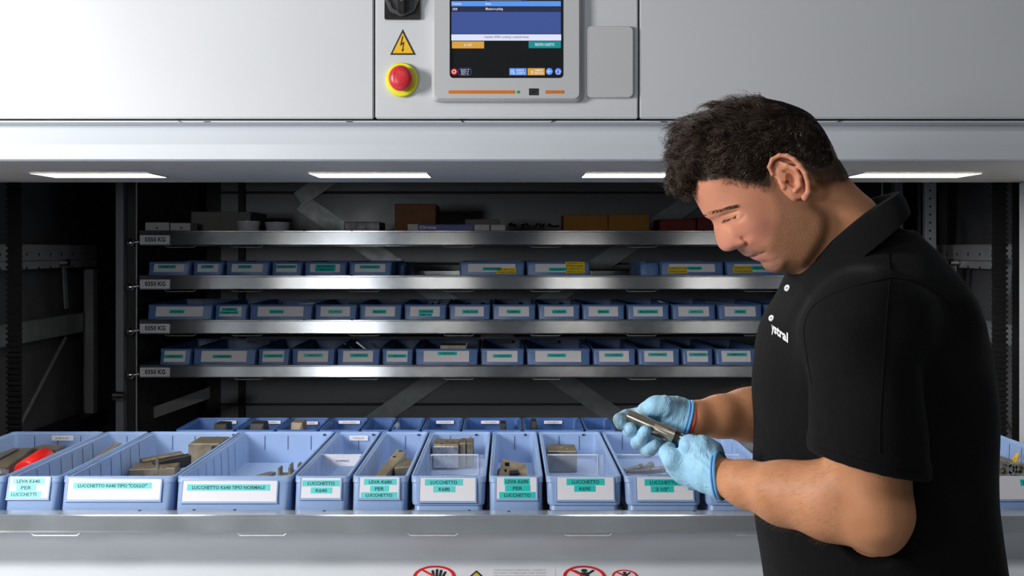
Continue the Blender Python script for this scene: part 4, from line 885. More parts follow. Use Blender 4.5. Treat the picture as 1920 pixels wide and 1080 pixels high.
def relax(V, Q, it, lam=0.5):
    e = np.concatenate([Q[:, [0, 1]], Q[:, [1, 2]], Q[:, [2, 3]], Q[:, [3, 0]]]); n = len(V)
    for _ in range(it):
        s = np.stack([np.bincount(e[:, 0], V[e[:, 1], c], n)+np.bincount(e[:, 1], V[e[:, 0], c], n) for c in range(3)], 1)
        d = np.bincount(e[:, 0], minlength=n)+np.bincount(e[:, 1], minlength=n); V = V+lam*(s/np.maximum(d, 1)[:, None]-V)
    return V
def np_mesh(name, V, Q, origin=(0, 0, 0)):
    me = bpy.data.meshes.new(name); me.from_pydata((V-np.array(origin)[None, :]).tolist(), [], Q.tolist())
    me.polygons.foreach_set('use_smooth', [True]*len(me.polygons)); me.update(); return me
def A(px, py, d): return np.array(at(px, py, d), np.float32)
def catmull(P, n=4, closed=True):
    P = np.array(P, float); out = []; m = len(P)
    for i in range(m if closed else m-1):
        p0, p1, p2, p3 = (P[(i-1) % m], P[i], P[(i+1) % m], P[(i+2) % m]) if closed else (P[max(i-1, 0)], P[i], P[i+1], P[min(i+2, m-1)])
        for k in range(n):
            t = k/n; out.append(0.5*((2*p1)+(-p0+p2)*t+(2*p0-5*p1+4*p2-p3)*t*t+(-p0+3*p1-3*p2+p3)*t**3))
    if not closed: out.append(P[-1])
    return np.array(out)
def poly_sd(px, py, poly):
    """signed distance in picture points, positive inside"""
    d = np.full(px.shape, 1e9); ins = np.zeros(px.shape, bool); m = len(poly)
    for i in range(m):
        a, b = poly[i], poly[(i+1) % m]; e = b-a; L = (e*e).sum()+1e-12
        t = np.clip(((px-a[0])*e[0]+(py-a[1])*e[1])/L, 0, 1); d = np.minimum(d, (px-a[0]-t*e[0])**2+(py-a[1]-t*e[1])**2)
        c = ((a[1] > py) != (b[1] > py)) & (px < (b[0]-a[0])*(py-a[1])/((b[1]-a[1]) if abs(b[1]-a[1]) > 1e-9 else 1e-9)+a[0]); ins ^= c
    d = np.sqrt(d); return np.where(ins, d, -d)

YH = 1.79
K = F/YH                                     # picture points per metre in the plane of the head
profile = [(1296, 325), (1297, 345), (1301, 364), (1307, 375), (1314, 388), (1321, 401), (1328, 408.5), (1336, 412.5), (1340.5, 420), (1342.5, 434), (1345, 448), (1348.5, 460), (1354, 468), (1362, 471.5), (1372, 470), (1379, 467),
           (1384, 465.5), (1388, 470), (1394, 476), (1400, 480.5), (1406, 481), (1410, 479.5), (1411.5, 483.5), (1416, 487), (1424, 489.5), (1430, 491.5), (1433, 495), (1434.5, 499.5), (1438, 505), (1446, 510), (1455, 512), (1468, 511.5),
           (1484, 514), (1494, 530), (1502, 570), (1520, 615), (1590, 622), (1636, 580), (1652, 500), (1650, 432), (1642, 390), (1633, 376), (1613, 360), (1594, 341), (1576, 322), (1563, 302), (1553, 280), (1540, 256), (1522, 233), (1498, 214), (1468, 204),
           (1435, 201), (1402, 205), (1370, 214), (1342, 230), (1319, 254), (1304, 282), (1297, 305)]
prof = catmull(profile, 3)
hh = 0.0016
gx = np.arange(X(1225, YH), X(1745, YH), hh); gz = np.arange(Z(640, YH), Z(165, YH), hh)
PX = (gx[:, None]*F/YH+CX)+0*gz[None, :]; PY = (CY-(gz[None, :]-EYE)*F/YH)+0*gx[:, None]
def inflate(poly):
    sd = poly_sd(PX, PY, poly); ins = sd > 0.0; phi = np.where(ins, sd, 0).astype(np.float64)*8; rhs = (hh*K)**2
    for lev in range(2600):
        phi = np.where(ins, 0.25*(np.roll(phi, 1, 0)+np.roll(phi, -1, 0)+np.roll(phi, 1, 1)+np.roll(phi, -1, 1)+rhs), 0)
    ok = sd > 3.0; g = np.where(ok, phi/np.maximum(sd, 1), 0); wgt = ok.astype(float)
    for _ in range(14):
        gs = sum(np.roll(np.roll(g*wgt, i, 0), j, 1) for i in (-1, 0, 1) for j in (-1, 0, 1)); ws = sum(np.roll(np.roll(wgt, i, 0), j, 1) for i in (-1, 0, 1) for j in (-1, 0, 1))
        g = np.where(wgt > 0, g, np.where(ws > 0, gs/np.maximum(ws, 1e-9), 0)); wgt = np.maximum(wgt, (ws > 0).astype(float))
    return sd, sd*np.where(g > 0, g, 8.0)
sd_h, phi_h = inflate(prof)
pm = phi_h.max(); Hn = np.sqrt(np.maximum(phi_h, 0)/pm)
Hs = 0.078*(1-(1-np.minimum(Hn, 1))**1.75)/1.0            # fuller towards the sides, like a real skull
def gau(cx, cy, sx, sy, ang=0):
    a = math.radians(ang); u = (PX-cx)*math.cos(a)+(PY-cy)*math.sin(a); v = -(PX-cx)*math.sin(a)+(PY-cy)*math.cos(a); return np.exp(-0.5*((u/sx)**2+(v/sy)**2))
def segd(pts):
    d = np.full(PX.shape, 1e9)
    for a, b in zip(pts[:-1], pts[1:]):
        a = np.array(a); b = np.array(b); e = b-a; t = np.clip(((PX-a[0])*e[0]+(PY-a[1])*e[1])/(e*e).sum(), 0, 1); d = np.minimum(d, np.hypot(PX-a[0]-t*e[0], PY-a[1]-t*e[1]))
    return d
jaw = catmull([(1462, 500), (1488, 499), (1508, 472), (1524, 440), (1524, 410), (1504, 386), (1496, 360)], 6, False)
behind = poly_sd(PX, PY, np.vstack([jaw, [(1560, 330), (1760, 330), (1760, 660), (1440, 660), (1462, 512)]]))   # neck side of the jaw line
B = np.zeros_like(Hs)
B -= 0.0145/(1+np.exp(-behind/5.0))*np.exp(-np.maximum(behind-25, 0)/90)          # neck sits inside the jaw
B -= 0.0070*np.exp(-0.5*(segd([(1351, 421), (1365, 434), (1381, 447)])/6.0)**2)   # valley between nose and cheek
B -= 0.0115*gau(1350, 411, 12, 8.0, -25)                  # eye socket
B += 0.0048*gau(1356, 411, 9.5, 6.0, -28)                  # eyeball under the lid
B += 0.0030*gau(1342, 399, 18, 4.5, -16)                   # brow ridge
B -= 0.0028*np.exp(-0.5*(segd([(1341, 407), (1352, 403.5), (1366, 399)])/1.4)**2)   # lid crease
B -= 0.0034*np.exp(-0.5*(segd([(1349, 414.5), (1356, 412), (1365, 407)])/1.3)**2)   # lid line
B -= 0.0012*np.exp(-0.5*(segd([(1362, 418), (1370, 415), (1377, 408)])/2.4)**2)     # bag under the eye
B += 0.0050*gau(1392, 424, 22, 13, 15)                     # cheekbone
B += 0.0060*gau(1379, 458, 6.5, 6.0)                       # wing of the nose
B += 0.0020*gau(1362, 463, 8, 6)
B -= 0.0028*np.exp(-0.5*(segd([(1379, 447), (1386, 452), (1388, 460), (1386, 466)])/2.0)**2)  # crease behind the wing
B -= 0.0016*np.exp(-0.5*(segd([(1389, 456), (1404, 462), (1420, 468)])/3.5)**2)     # fold to the mouth
B -= 0.0040*np.exp(-0.5*(segd([(1408, 479.8), (1413, 477), (1419, 474)])/1.5)**2) # mouth
B += 0.0022*gau(1424, 484, 9, 4, 12)                       # lower lip
B -= 0.0022*np.exp(-0.5*(segd([(1432, 494), (1441, 487)])/3.5)**2)
B += 0.0030*gau(1450, 497, 9, 9)                           # chin
B -= 0.0030*gau(1372, 466.5, 3.2, 2.0)                     # nostril
B -= 0.0040*gau(1345, 360, 26, 22)                         # temple
fade = np.clip(Hs/0.016, 0, 1)**1.2
Hh = np.maximum(Hs+B*fade, 0.0)
PHI = np.where(sd_h > 0, Hh**2, sd_h*0.00018)
ylim = 0.092
gy = np.arange(-ylim, ylim+1e-6, hh)
V1, Q1 = surfnet((gy[None, :, None]**2-PHI[:, None, :]).astype(np.float32), (gx[0], YH-ylim, gz[0]), hh)
V1 = relax(V1, Q1, 1, 0.35)
def samp(Mx, x, z):
    i = np.clip((x-gx[0])/hh, 0, len(gx)-1.01); j = np.clip((z-gz[0])/hh, 0, len(gz)-1.01); a = i.astype(int); b = j.astype(int); u = i-a; v = j-b
    return Mx[a, b]*(1-u)*(1-v)+Mx[a+1, b]*u*(1-v)+Mx[a, b+1]*(1-u)*v+Mx[a+1, b+1]*u*v
# ---- ear
def ear():
    eh = 0.0009; cx0, cz0 = X(1455, YH), Z(340, YH); hb = float(samp(Hh, np.array([X(1450, YH)]), np.array([Z(345, YH)]))[0])
    g = Grid((cx0-0.040, YH-hb-0.032, cz0-0.045), (cx0+0.040, YH-hb+0.018, cz0+0.045), eh)
    def E(px, py, off=0.0):
        t = min(max((px-1420)/70.0, 0), 1); return np.array((X(px, YH), YH-hb-0.002-0.014*t*t*(3-2*t)-off, Z(py, YH)), np.float32)
    f = g.chain([E(1441, 336, -0.004), E(1426, 333), E(1420, 320, .001), E(1425, 307, .003), E(1437, 300, .004), E(1450, 301, .004), E(1461, 308, .004), E(1471, 319, .003), E(1480, 333, .003), E(1485, 350, .002), E(1486, 366, .001), E(1481, 375, 0)],
                [.0016, .0026, .0030, .0032, .0032, .0032, .0034, .0036, .0036, .0036, .0042, .0058], 0.002)
    base = g.chain([E(1440, 318, -.006), E(1458, 335, -.006), E(1470, 362, -.005)], [.0170, .0185, .0130], 0.004, sy=0.16)
    f = smin(f, base, 0.003)
    f = smin(f, g.chain([E(1439, 312, -.001), E(1450, 318, 0), E(1464, 325, .000), E(1471, 340, .000), E(1472, 354, -.001), E(1465, 363, -.001)], [.0024, .0032, .0036, .0034, .0032, .0034], 0.003), 0.003)
    f = smin(f, g.chain([E(1441, 348, -.001), E(1446, 356, -.001)], [.0040, .0042], .002), 0.003)
    f = smin(f, g.chain([E(1440, 354, -.014), E(1468, 370, -.016)], [.0085, .0100], .002), 0.004)
    c1 = E(1459, 343, .002); c1[1] = YH-hb-0.010
    f = smax(f, -g.ell(c1, (.0080, .0085, .0125), Matrix.Rotation(-0.35, 3, 'Y').to_quaternion()), 0.0015)
    f = smax(f, -g.ell(E(1450, 329, .001), (.0085, .0045, .0030), Matrix.Rotation(0.15, 3, 'Y').to_quaternion()), 0.0012)
    c2 = E(1428, 318, .003); f = smax(f, -g.ell(E(1429, 320, .001), (.0030, .0050, .0075)), 0.0012)
    c2 = E(1452, 348, -.002); f = smax(f, -g.ell(c2, (.0035, .016, .0030)), 0.001)
    return surfnet(f.astype(np.float32), g.lo, eh)
Ve, Qe = ear(); Ve = relax(Ve, Qe, 2, 0.4)
Vf = Ve.copy(); Vf[:, 1] = 2*YH-Vf[:, 1]; Qf = Qe[:, ::-1]

# ---- arms
E_n = [A(1622, 690, 1.590), A(1628, 800, 1.575), A(1640, 962, 1.585), A(1560, 945, 1.615), A(1470, 926, 1.66), A(1400, 908, 1.705), A(1352, 893, 1.738), A(1325, 878, 1.752)]
R_n = [.056, .0565, .0490, .0490, .0425, .0325, .0240, .0200]
E_f = [A(1600, 640, 1.98), A(1560, 760, 1.97), A(1530, 800, 1.95), A(1440, 776, 1.91), A(1400, 778, 1.895), A(1350, 781, 1.87), A(1300, 785, 1.85), A(1270, 783, 1.845)]
R_f = [.054, .052, .046, .0455, .0405, .0320, .0252, .0190]
def arm(pts, rs, h, extra=None):
    P = np.array(pts); r = max(rs)+0.012; g = Grid(P.min(0)-r, P.max(0)+r, h); f = g.chain(pts, rs, 0.016)
    if extra: f = extra(g, f)
    return surfnet(f.astype(np.float32), g.lo, h)
def near_extra(g, f):
    f = smin(f, g.cone(A(1655, 1008, 1.585), A(1648, 985, 1.585), .0155, .028), 0.03)       # point of the elbow
    f = smin(f, g.cone(A(1570, 912, 1.605), A(1450, 912, 1.66), .036, .020), 0.03)          # brachioradialis
    return f
Va, Qa = arm(E_n, R_n, 0.0035, near_extra); Va = relax(Va, Qa, 3)
Vb, Qb = arm(E_f, R_f, 0.0035); Vb = relax(Vb, Qb, 3)
# ---- torso profile (front and back edge in picture points at the middle plane, half breadth in metres)
tor = np.array([(395, 1610, 1682, .050), (425, 1565, 1704, .066), (450, 1530, 1728, .092), (480, 1500, 1756, .126), (515, 1480, 1780, .160), (555, 1462, 1800, .190), (600, 1442, 1818, .207), (650, 1424, 1830, .212), (700, 1420, 1835, .212), (760, 1420, 1838, .208),
                (850, 1420, 1842, .202), (930, 1420, 1845, .198), (1000, 1427, 1852, .198), (1080, 1438, 1862, .200), (1160, 1446, 1866, .200)], float)
tz = Z(tor[:, 0], YC)
def torso(g, grow=0.0, n=2.3):
    z = g.ax[2]; o = np.argsort(tz); xf = np.interp(z, tz[o], X(tor[o, 1], YC)); xb = np.interp(z, tz[o], X(tor[o, 2], YC)); b = np.interp(z, tz[o], tor[o, 3])
    c = ((xf+xb)/2)[None, None, :]; a = ((xb-xf)/2+grow)[None, None, :]; b = (b+grow)[None, None, :]
    q = (np.abs((g.x-c)/a)**n+np.abs((g.y-YC)/b)**n)**(1/n); f = (q-1)*np.minimum(a, b)
    return smax(smax(f, g.z-(tz.max()+grow), 0.02), (tz.min()-grow)-g.z, 0.01)
def inside_body():
    g = Grid((0.30, 1.50, 0.93), (0.80, 2.10, 1.49), 0.012); return surfnet(torso(g, -0.012).astype(np.float32), g.lo, 0.012)
Vt, Qt = inside_body()
def legs(scale, z_lo, h):
    hx = X(1640, YC); g = Grid((hx-0.26, YC-0.28, z_lo-0.03), (hx+0.26, YC+0.28, 1.02), h); f = g.ell((hx, YC, 0.90), (.165*scale, .180*scale, .15))
    for s in (-1, 1):
        f = smin(f, g.chain([(hx, YC+s*.095, .86), (hx-.01, YC+s*.11, .50), (hx+.02, YC+s*.12, .09)], [.098*scale, .070*scale, .056*scale], .02), 0.03)
    return surfnet(smax(f, z_lo-g.z, 0.004).astype(np.float32), g.lo, h)
Vl, Ql = legs(0.86, 0.04, 0.012)
person = thing('person', 'person in a black polo shirt and blue gloves looking down at a metal part', 'person', (X(1640, YC), YC, 0))
OP = base_of(person)
Vall, Qall, off = [], [], 0
for V_, Q_ in ((V1, Q1), (Ve, Qe), (Vf, Qf), (Va, Qa), (Vb, Qb), (Vt, Qt), (Vl, Ql)):
    Vall.append(V_); Qall.append(Q_+off); off += len(V_)
Vall = np.vstack(Vall); Qall = np.vstack(Qall)
me = np_mesh('body', Vall, Qall, OP)
n1 = len(V1); vx, vy = V1[:, 0]*F/YH+CX, CY-(V1[:, 2]-EYE)*F/YH
def vgau(cx, cy, sx, sy): return np.exp(-0.5*(((vx-cx)/sx)**2+((vy-cy)/sy)**2))
beard_poly = catmull([(1420, 355), (1432, 385), (1436, 410), (1430, 440), (1424, 462), (1408, 468), (1390, 464), (1386, 474), (1402, 484), (1412, 480), (1426, 476), (1436, 482), (1432, 492), (1430, 515), (1480, 525), (1505, 490), (1528, 440), (1530, 400), (1500, 388), (1460, 375), (1440, 352), (1430, 340)], 4)
bs = np.clip(0.5+poly_sd(vx, vy, beard_poly)/16, 0, 1)*(0.72+0.28*np.clip((vy-430)/60, 0, 1))
hairpoly = catmull([(1290, 336), (1318, 340), (1346, 339), (1372, 346), (1398, 351), (1416, 355), (1424, 350), (1421, 330), (1424, 306), (1448, 298), (1474, 306), (1490, 326), (1512, 338), (1545, 334), (1574, 326), (1640, 250), (1540, 150), (1400, 130), (1270, 180), (1240, 300)], 4)
hs = np.clip(0.5+poly_sd(vx, vy, hairpoly)/10, 0, 1)
st_attr = np.zeros(len(Vall)); st_attr[:n1] = np.maximum(bs, hs); nk = np.clip(0.5+poly_sd(vx, vy, np.array([(1480, 300), (1580, 310), (1606, 352), (1560, 362), (1510, 352)], float))/34, 0, 1)*0.45; st_attr[:n1] = np.maximum(st_attr[:n1], nk)
lip = np.zeros(len(Vall)); lip[:n1] = np.maximum(vgau(1424, 485, 9, 4.0)*1.1, vgau(1407, 477.5, 6, 2.6)*0.9)+0.45*vgau(1360, 462, 9, 8)+0.35*vgau(1400, 430, 20, 16)+0.42*np.clip((1470-vx)/60, 0, 1)*np.clip((vy-330)/20, 0, 1)
eo = n1+len(Ve)+len(Vf); lip[n1:eo] = 0.40
scalp = np.zeros(len(Vall)); sdv = poly_sd(vx, vy, hairpoly); wd_ = 12+26*np.clip((vx-1480)/30, 0, 1); scalp[:n1] = np.clip((sdv+0.72*wd_)/wd_, 0, 1)**1.4
for nm, arr in (('stubble', st_attr), ('blush', np.clip(lip, 0, 1)), ('scalp', scalp)):
    at_ = me.attributes.new(nm, 'FLOAT', 'POINT'); at_.data.foreach_set('value', arr.astype(np.float32))
def skin_mat():
    m = bpy.data.materials.new('skin'); m.use_nodes = True; nt = m.node_tree; b = nt.nodes['Principled BSDF']; N = nt.nodes.new; L = nt.links.new
    tc = N('ShaderNodeTexCoord'); n1_ = N('ShaderNodeTexNoise'); n1_.inputs['Scale'].default_value = 22; n1_.inputs['Detail'].default_value = 5; L(tc.outputs['Object'], n1_.inputs['Vector'])
    r = N('ShaderNodeValToRGB'); r.color_ramp.elements[0].position = .3; r.color_ramp.elements[1].position = .7; r.color_ramp.elements[0].color = (.52, .225, .105, 1); r.color_ramp.elements[1].color = (.62, .29, .15, 1); L(n1_.outputs[0], r.inputs[0])
    ab = N('ShaderNodeAttribute'); ab.attribute_name = 'blush'; mx = N('ShaderNodeMix'); mx.data_type = 'RGBA'; L(ab.outputs['Fac'], mx.inputs['Factor']); L(r.outputs[0], mx.inputs['A']); mx.inputs['B'].default_value = (.66, .255, .185, 1)
    as_ = N('ShaderNodeAttribute'); as_.attribute_name = 'stubble'; n2 = N('ShaderNodeTexNoise'); n2.inputs['Scale'].default_value = 1500; n2.inputs['Detail'].default_value = 2; L(tc.outputs['Object'], n2.inputs['Vector'])
    mr = N('ShaderNodeMapRange'); mr.inputs[1].default_value = .35; mr.inputs[2].default_value = .62; mr.inputs[3].default_value = .30; mr.inputs[4].default_value = 1.0; L(n2.outputs[0], mr.inputs[0])
    mu = N('ShaderNodeMath'); mu.operation = 'MULTIPLY'; L(as_.outputs['Fac'], mu.inputs[0]); L(mr.outputs[0], mu.inputs[1]); m3 = N('ShaderNodeMath'); m3.operation = 'MULTIPLY'; m3.inputs[1].default_value = .93; L(mu.outputs[0], m3.inputs[0])
    m2 = N('ShaderNodeMix'); m2.data_type = 'RGBA'; L(m3.outputs[0], m2.inputs['Factor']); L(mx.outputs['Result'], m2.inputs['A']); m2.inputs['B'].default_value = (.095, .052, .031, 1); asc = N('ShaderNodeAttribute'); asc.attribute_name = 'scalp'; mrs = N('ShaderNodeMapRange'); mrs.inputs[1].default_value = .3; mrs.inputs[2].default_value = .7; mrs.inputs[3].default_value = .75; mrs.inputs[4].default_value = 1.0; L(n2.outputs[0], mrs.inputs[0]); mus = N('ShaderNodeMath'); mus.operation = 'MULTIPLY'; L(asc.outputs['Fac'], mus.inputs[0]); L(mrs.outputs[0], mus.inputs[1])
    m4 = N('ShaderNodeMix'); m4.data_type = 'RGBA'; L(mus.outputs[0], m4.inputs['Factor']); L(m2.outputs['Result'], m4.inputs['A']); m4.inputs['B'].default_value = (.020, .012, .008, 1); L(m4.outputs['Result'], b.inputs['Base Color'])
    b.inputs['Roughness'].default_value = .52; b.inputs['Specular IOR Level'].default_value = .34
    b.inputs['Subsurface Weight'].default_value = .22; b.inputs['Subsurface Radius'].default_value = (1, .3, .15); b.inputs['Subsurface Scale'].default_value = .006
    nb = N('ShaderNodeTexNoise'); nb.inputs['Scale'].default_value = 420; nb.inputs['Detail'].default_value = 3; L(tc.outputs['Object'], nb.inputs['Vector']); bp = N('ShaderNodeBump'); bp.inputs['Strength'].default_value = .22; bp.inputs['Distance'].default_value = .001; L(nb.outputs[0], bp.inputs['Height']); L(bp.outputs[0], b.inputs['Normal'])
    return m
SKIN = skin_mat()
child('body', me, SKIN, person)

# ---- hair: a base cap and many curling strands, eyebrows and lashes
HAIR = mat('dark_brown_hair', (0.016, 0.010, 0.007), 0.9, noise=0.35, scale=120, spec=0.1)
HAIR_T = mat('brown_hair_strand', (0.046, 0.027, 0.016), 0.32, noise=0.5, scale=60, spec=0.6)
sil = catmull([(1262, 352), (1256, 335), (1262, 312), (1272, 282), (1284, 250), (1292, 228), (1310, 222), (1332, 211), (1356, 200), (1385, 193), (1415, 190), (1445, 190), (1478, 199), (1510, 214), (1533, 240), (1549, 266), (1562, 292), (1573, 318), (1560, 330), (1500, 330), (1420, 352), (1346, 339), (1300, 340), (1296, 368), (1278, 366)], 4)
sd_s, phi_s = inflate(sil)
Hc = 0.080*(1-(1-np.minimum(np.sqrt(np.maximum(phi_s, 0)/phi_s.max()), 1))**1.7)
mreg = poly_sd(PX, PY, hairpoly)
sm = np.clip(mreg/26, 0, 1); sm = sm*sm*(3-2*sm)
bk = np.clip((PX-1480)/40, 0, 1)*np.clip((PY-255)/50, 0, 1)
thick = Hh+0.0068*sm*(1-0.65*bk)-0.0016*(mreg < 6)-0.0014*bk*np.clip(1-mreg/30, 0, 1)
Hcap = np.where(mreg > 0, np.maximum(thick, np.minimum(Hc, thick+0.004)), Hh-0.003)
Hcap = np.where((sd_h < 5) & (sd_s > 0), np.maximum(Hc, Hcap), Hcap)
lump = 0.0022*(np.sin(PX*0.21+3*np.sin(PY*0.09))*np.sin(PY*0.19+2*np.sin(PX*0.13)))*np.clip((mreg-8)/25, 0, 1)
def blur(a, n):
    for _ in range(n): a = (a+np.roll(a, 1, 0)+np.roll(a, -1, 0)+np.roll(a, 1, 1)+np.roll(a, -1, 1))/5
    return a
Hcap = np.where(sd_s > 2, blur(Hcap, 60), Hcap)
Hcap = Hcap+0.5*lump
PC = np.where(sd_s > 0, np.maximum(Hcap, 0)**2, np.minimum(sd_s*0.00018, 0)); PC = np.where(mreg < -3, np.where(PX < 1300, PC, np.minimum(PC, np.maximum(Hh-0.004, 0)**2)), PC)
Vc, Qc = surfnet((gy[None, :, None]**2-PC[:, None, :]).astype(np.float32), (gx[0], YH-ylim, gz[0]), hh); Vc = relax(Vc, Qc, 2)
hair = child('hair', np_mesh('hair', Vc, Qc, OP), HAIR, person)
rng = np.random.RandomState(5)
cpx, cpy = Vc[:, 0]*F/YH+CX, CY-(Vc[:, 2]-EYE)*F/YH
cm = poly_sd(cpx, cpy, hairpoly); frontlock = (cpx < 1302) & (cpy > 320)
cand = np.where((cm > 2) | frontlock)[0]
def vert_normals(V, Q):
    n = np.cross(V[Q[:, 2]]-V[Q[:, 0]], V[Q[:, 3]]-V[Q[:, 1]]); N_ = np.zeros_like(V)
    for c in range(4):
        for a in range(3): N_[:, a] += np.bincount(Q[:, c], n[:, a], len(V))
    return N_/np.maximum(np.linalg.norm(N_, axis=1), 1e-9)[:, None]
Nc = vert_normals(Vc, Qc)
if np.mean((Vc-Vc.mean(0))*Nc) < 0: Nc = -Nc
def strands(roots, lens, dirs, nrm, curl, lift, rad, npt, seed_phase, bunch=None):
    """roots etc. arrays; returns verts and faces of three sided tapering strands"""
    n = len(roots); t = np.linspace(0, 1, npt)[None, :, None]
    side = np.cross(dirs, nrm); side /= np.maximum(np.linalg.norm(side, axis=1), 1e-6)[:, None]
    ph = seed_phase[:, None, None]; om = (7.0+3.0*np.sin(seed_phase*7))[:, None, None]
    P_ = roots[:, None, :]+dirs[:, None, :]*(lens[:, None, None]*t)+nrm[:, None, :]*(lift[:, None, None]*np.sin(t*math.pi*0.62)) + curl[:, None, None]*(side[:, None, :]*(np.sin(om*t+ph)-np.sin(ph))+nrm[:, None, :]*0.6*(np.cos(om*t+ph)-np.cos(ph)))*np.sqrt(t)
    r = rad[:, None, None]*(1-0.75*t)
    tg = np.gradient(P_, axis=1); tg /= np.maximum(np.linalg.norm(tg, axis=2), 1e-9)[:, :, None]
    u = np.cross(tg, side[:, None, :]+0.01); u /= np.maximum(np.linalg.norm(u, axis=2), 1e-9)[:, :, None]; v = np.cross(tg, u)
    ring = np.stack([P_+r*(u*math.cos(a)+v*math.sin(a)) for a in (0, 2.094, 4.189)], 2)
    V = ring.reshape(-1, 3); base = (np.arange(n)*npt*3)[:, None]; Q = []
    for k in range(npt-1):
        for s in range(3):
            s2 = (s+1) % 3; Q.append(np.concatenate([base+k*3+s, base+k*3+s2, base+(k+1)*3+s2, base+(k+1)*3+s], 1))
    return V, np.vstack(Q)
nst = 15000
pick = rng.choice(cand, nst); R_ = Vc[pick]-Nc[pick]*0.002; NN = Nc[pick]; qx, qy = cpx[pick], cpy[pick]
top = np.clip((330-qy)/120, 0, 1); back = np.clip((qx-1440)/90, 0, 1); front = np.clip((1370-qx)/90, 0, 1); low = np.clip((cm[pick])/40, 0, 1)
cl = rng.randint(0, 420, nst); cid = np.floor((qx+0.5*qy)/21).astype(int)*131+np.floor((qy-0.3*qx)/15).astype(int)*17+(R_[:, 1]*90).astype(int)
crs = np.random.RandomState(11).rand(100000); ca = crs[np.abs(cid) % 99991]*2*math.pi; cb = crs[(np.abs(cid)*7+3) % 99991]
lf = np.sin(qx*0.055+1.7*np.sin(qy*0.05))*np.cos(qy*0.06+1.3*np.sin(qx*0.04))
dirs = np.stack([-0.75-0.35*front+1.25*back+0.5*lf*(1-back), 0.12*np.sin(ca), -0.22-0.9*back-0.55*front*(qy > 290)+0.35*np.sin(ca)*(1-back)], 1)+0.5*np.stack([0*lf, 0.2*lf, lf], 1)*(1-back)[:, None]+0.26*np.stack([np.cos(ca), np.sin(2*ca), np.sin(ca)], 1)*(1-0.7*back)[:, None]
dirs -= NN*(dirs*NN).sum(1)[:, None]*0.9; dirs /= np.linalg.norm(dirs, axis=1)[:, None]
lens = (0.010+0.026*top*(1-0.6*back)+0.012*front)*(0.55+0.45*low)*(0.75+0.5*rng.rand(nst)); lens = np.where(back > 0.6, lens*0.6, lens); lens = np.where(qy > 300, np.minimum(lens, 0.012+0.012*front), lens)
curl = (0.0012+0.0052*(1-back)*top+0.0040*front)*(0.5+0.9*cb); lift = 0.0035*(1-back)*(0.4+cb)+0.0006
Vs, Qs = strands(R_, lens, dirs, NN, curl, lift, np.full(nst, 0.00046)*(0.7+0.7*rng.rand(nst)), 8, ca+0.25*rng.rand(nst))
# brow and lashes on both sides
def face_strands(line, n, w_, length, dpx, rad, sgn):
    line = np.array(line, float); t = rng.rand(n)**1.35*(len(line)-1); i = np.minimum(t.astype(int), len(line)-2); u = (t-i)[:, None]; p = line[i]*(1-u)+line[i+1]*u; p[:, 1] += (rng.rand(n)-0.5)*w_
    x, z = X(p[:, 0], YH), Z(p[:, 1], YH); y = samp(Hh, x, z); r0 = np.stack([x, YH+sgn*(y+0.0006+0.0040*np.clip((1346-p[:, 0])/22, 0, 1)), z], 1); nr = np.tile(np.array([[-0.25, sgn*1.0, 0]]), (n, 1)); d = np.tile(np.array([[dpx[0], sgn*0.25, dpx[1]]]), (n, 1))+0.25*(rng.rand(n, 3)-0.5); d /= np.linalg.norm(d, axis=1)[:, None]
    return strands(r0, length*(0.6+0.6*rng.rand(n)), d, nr, np.full(n, 0.0002), np.full(n, 0.0006), np.full(n, rad), 4, rng.rand(n)*6)
c1 = np.where((poly_sd(vx, vy, hairpoly) > -9) & (poly_sd(vx, vy, hairpoly) < 30) & (vx > 1340))[0]
NV1 = vert_normals(V1, Q1); NV1 = -NV1 if np.mean((V1-V1.mean(0))*NV1) < 0 else NV1
c1 = rng.choice(c1, 5200); fd = np.tile(np.array([[0.25, 0, -0.9]]), (len(c1), 1))+0.5*(rng.rand(len(c1), 3)-0.5); fd[vx[c1] < 1425] = np.array([[-0.35, 0, -0.8]])+0.5*(rng.rand((vx[c1] < 1425).sum(), 3)-0.5); fd += 0.25*NV1[c1]; fd /= np.linalg.norm(fd, axis=1)[:, None]
Vw, Qw = strands(V1[c1], 0.0042*(0.5+rng.rand(len(c1))), fd, NV1[c1], np.full(len(c1), 0.0002), np.full(len(c1), 0.0005), np.full(len(c1), 0.00017), 4, rng.rand(len(c1))*6)
Vh, Qh, oo = [Vs, Vw], [Qs, Qw+len(Vs)], len(Vs)+len(Vw)
for sgn in (-1, 1):
    for a in (([(1321, 402), (1333, 398.5), (1348, 394), (1364, 390.5)], 250, 6.0, 0.0065, (0.9, 0.30), 0.00022), ([(1347, 415), (1353, 413), (1359, 410.5), (1365, 407)], 60, 0.8, 0.0055, (-0.55, -0.75), 0.00026)):
        v_, q_ = face_strands(*a, sgn); Vh.append(v_); Qh.append(q_+oo); oo += len(v_)
tag(child('hair_strands', np_mesh('hair_strands', np.vstack(Vh), np.vstack(Qh), OP), HAIR_T, hair), kind='stuff')
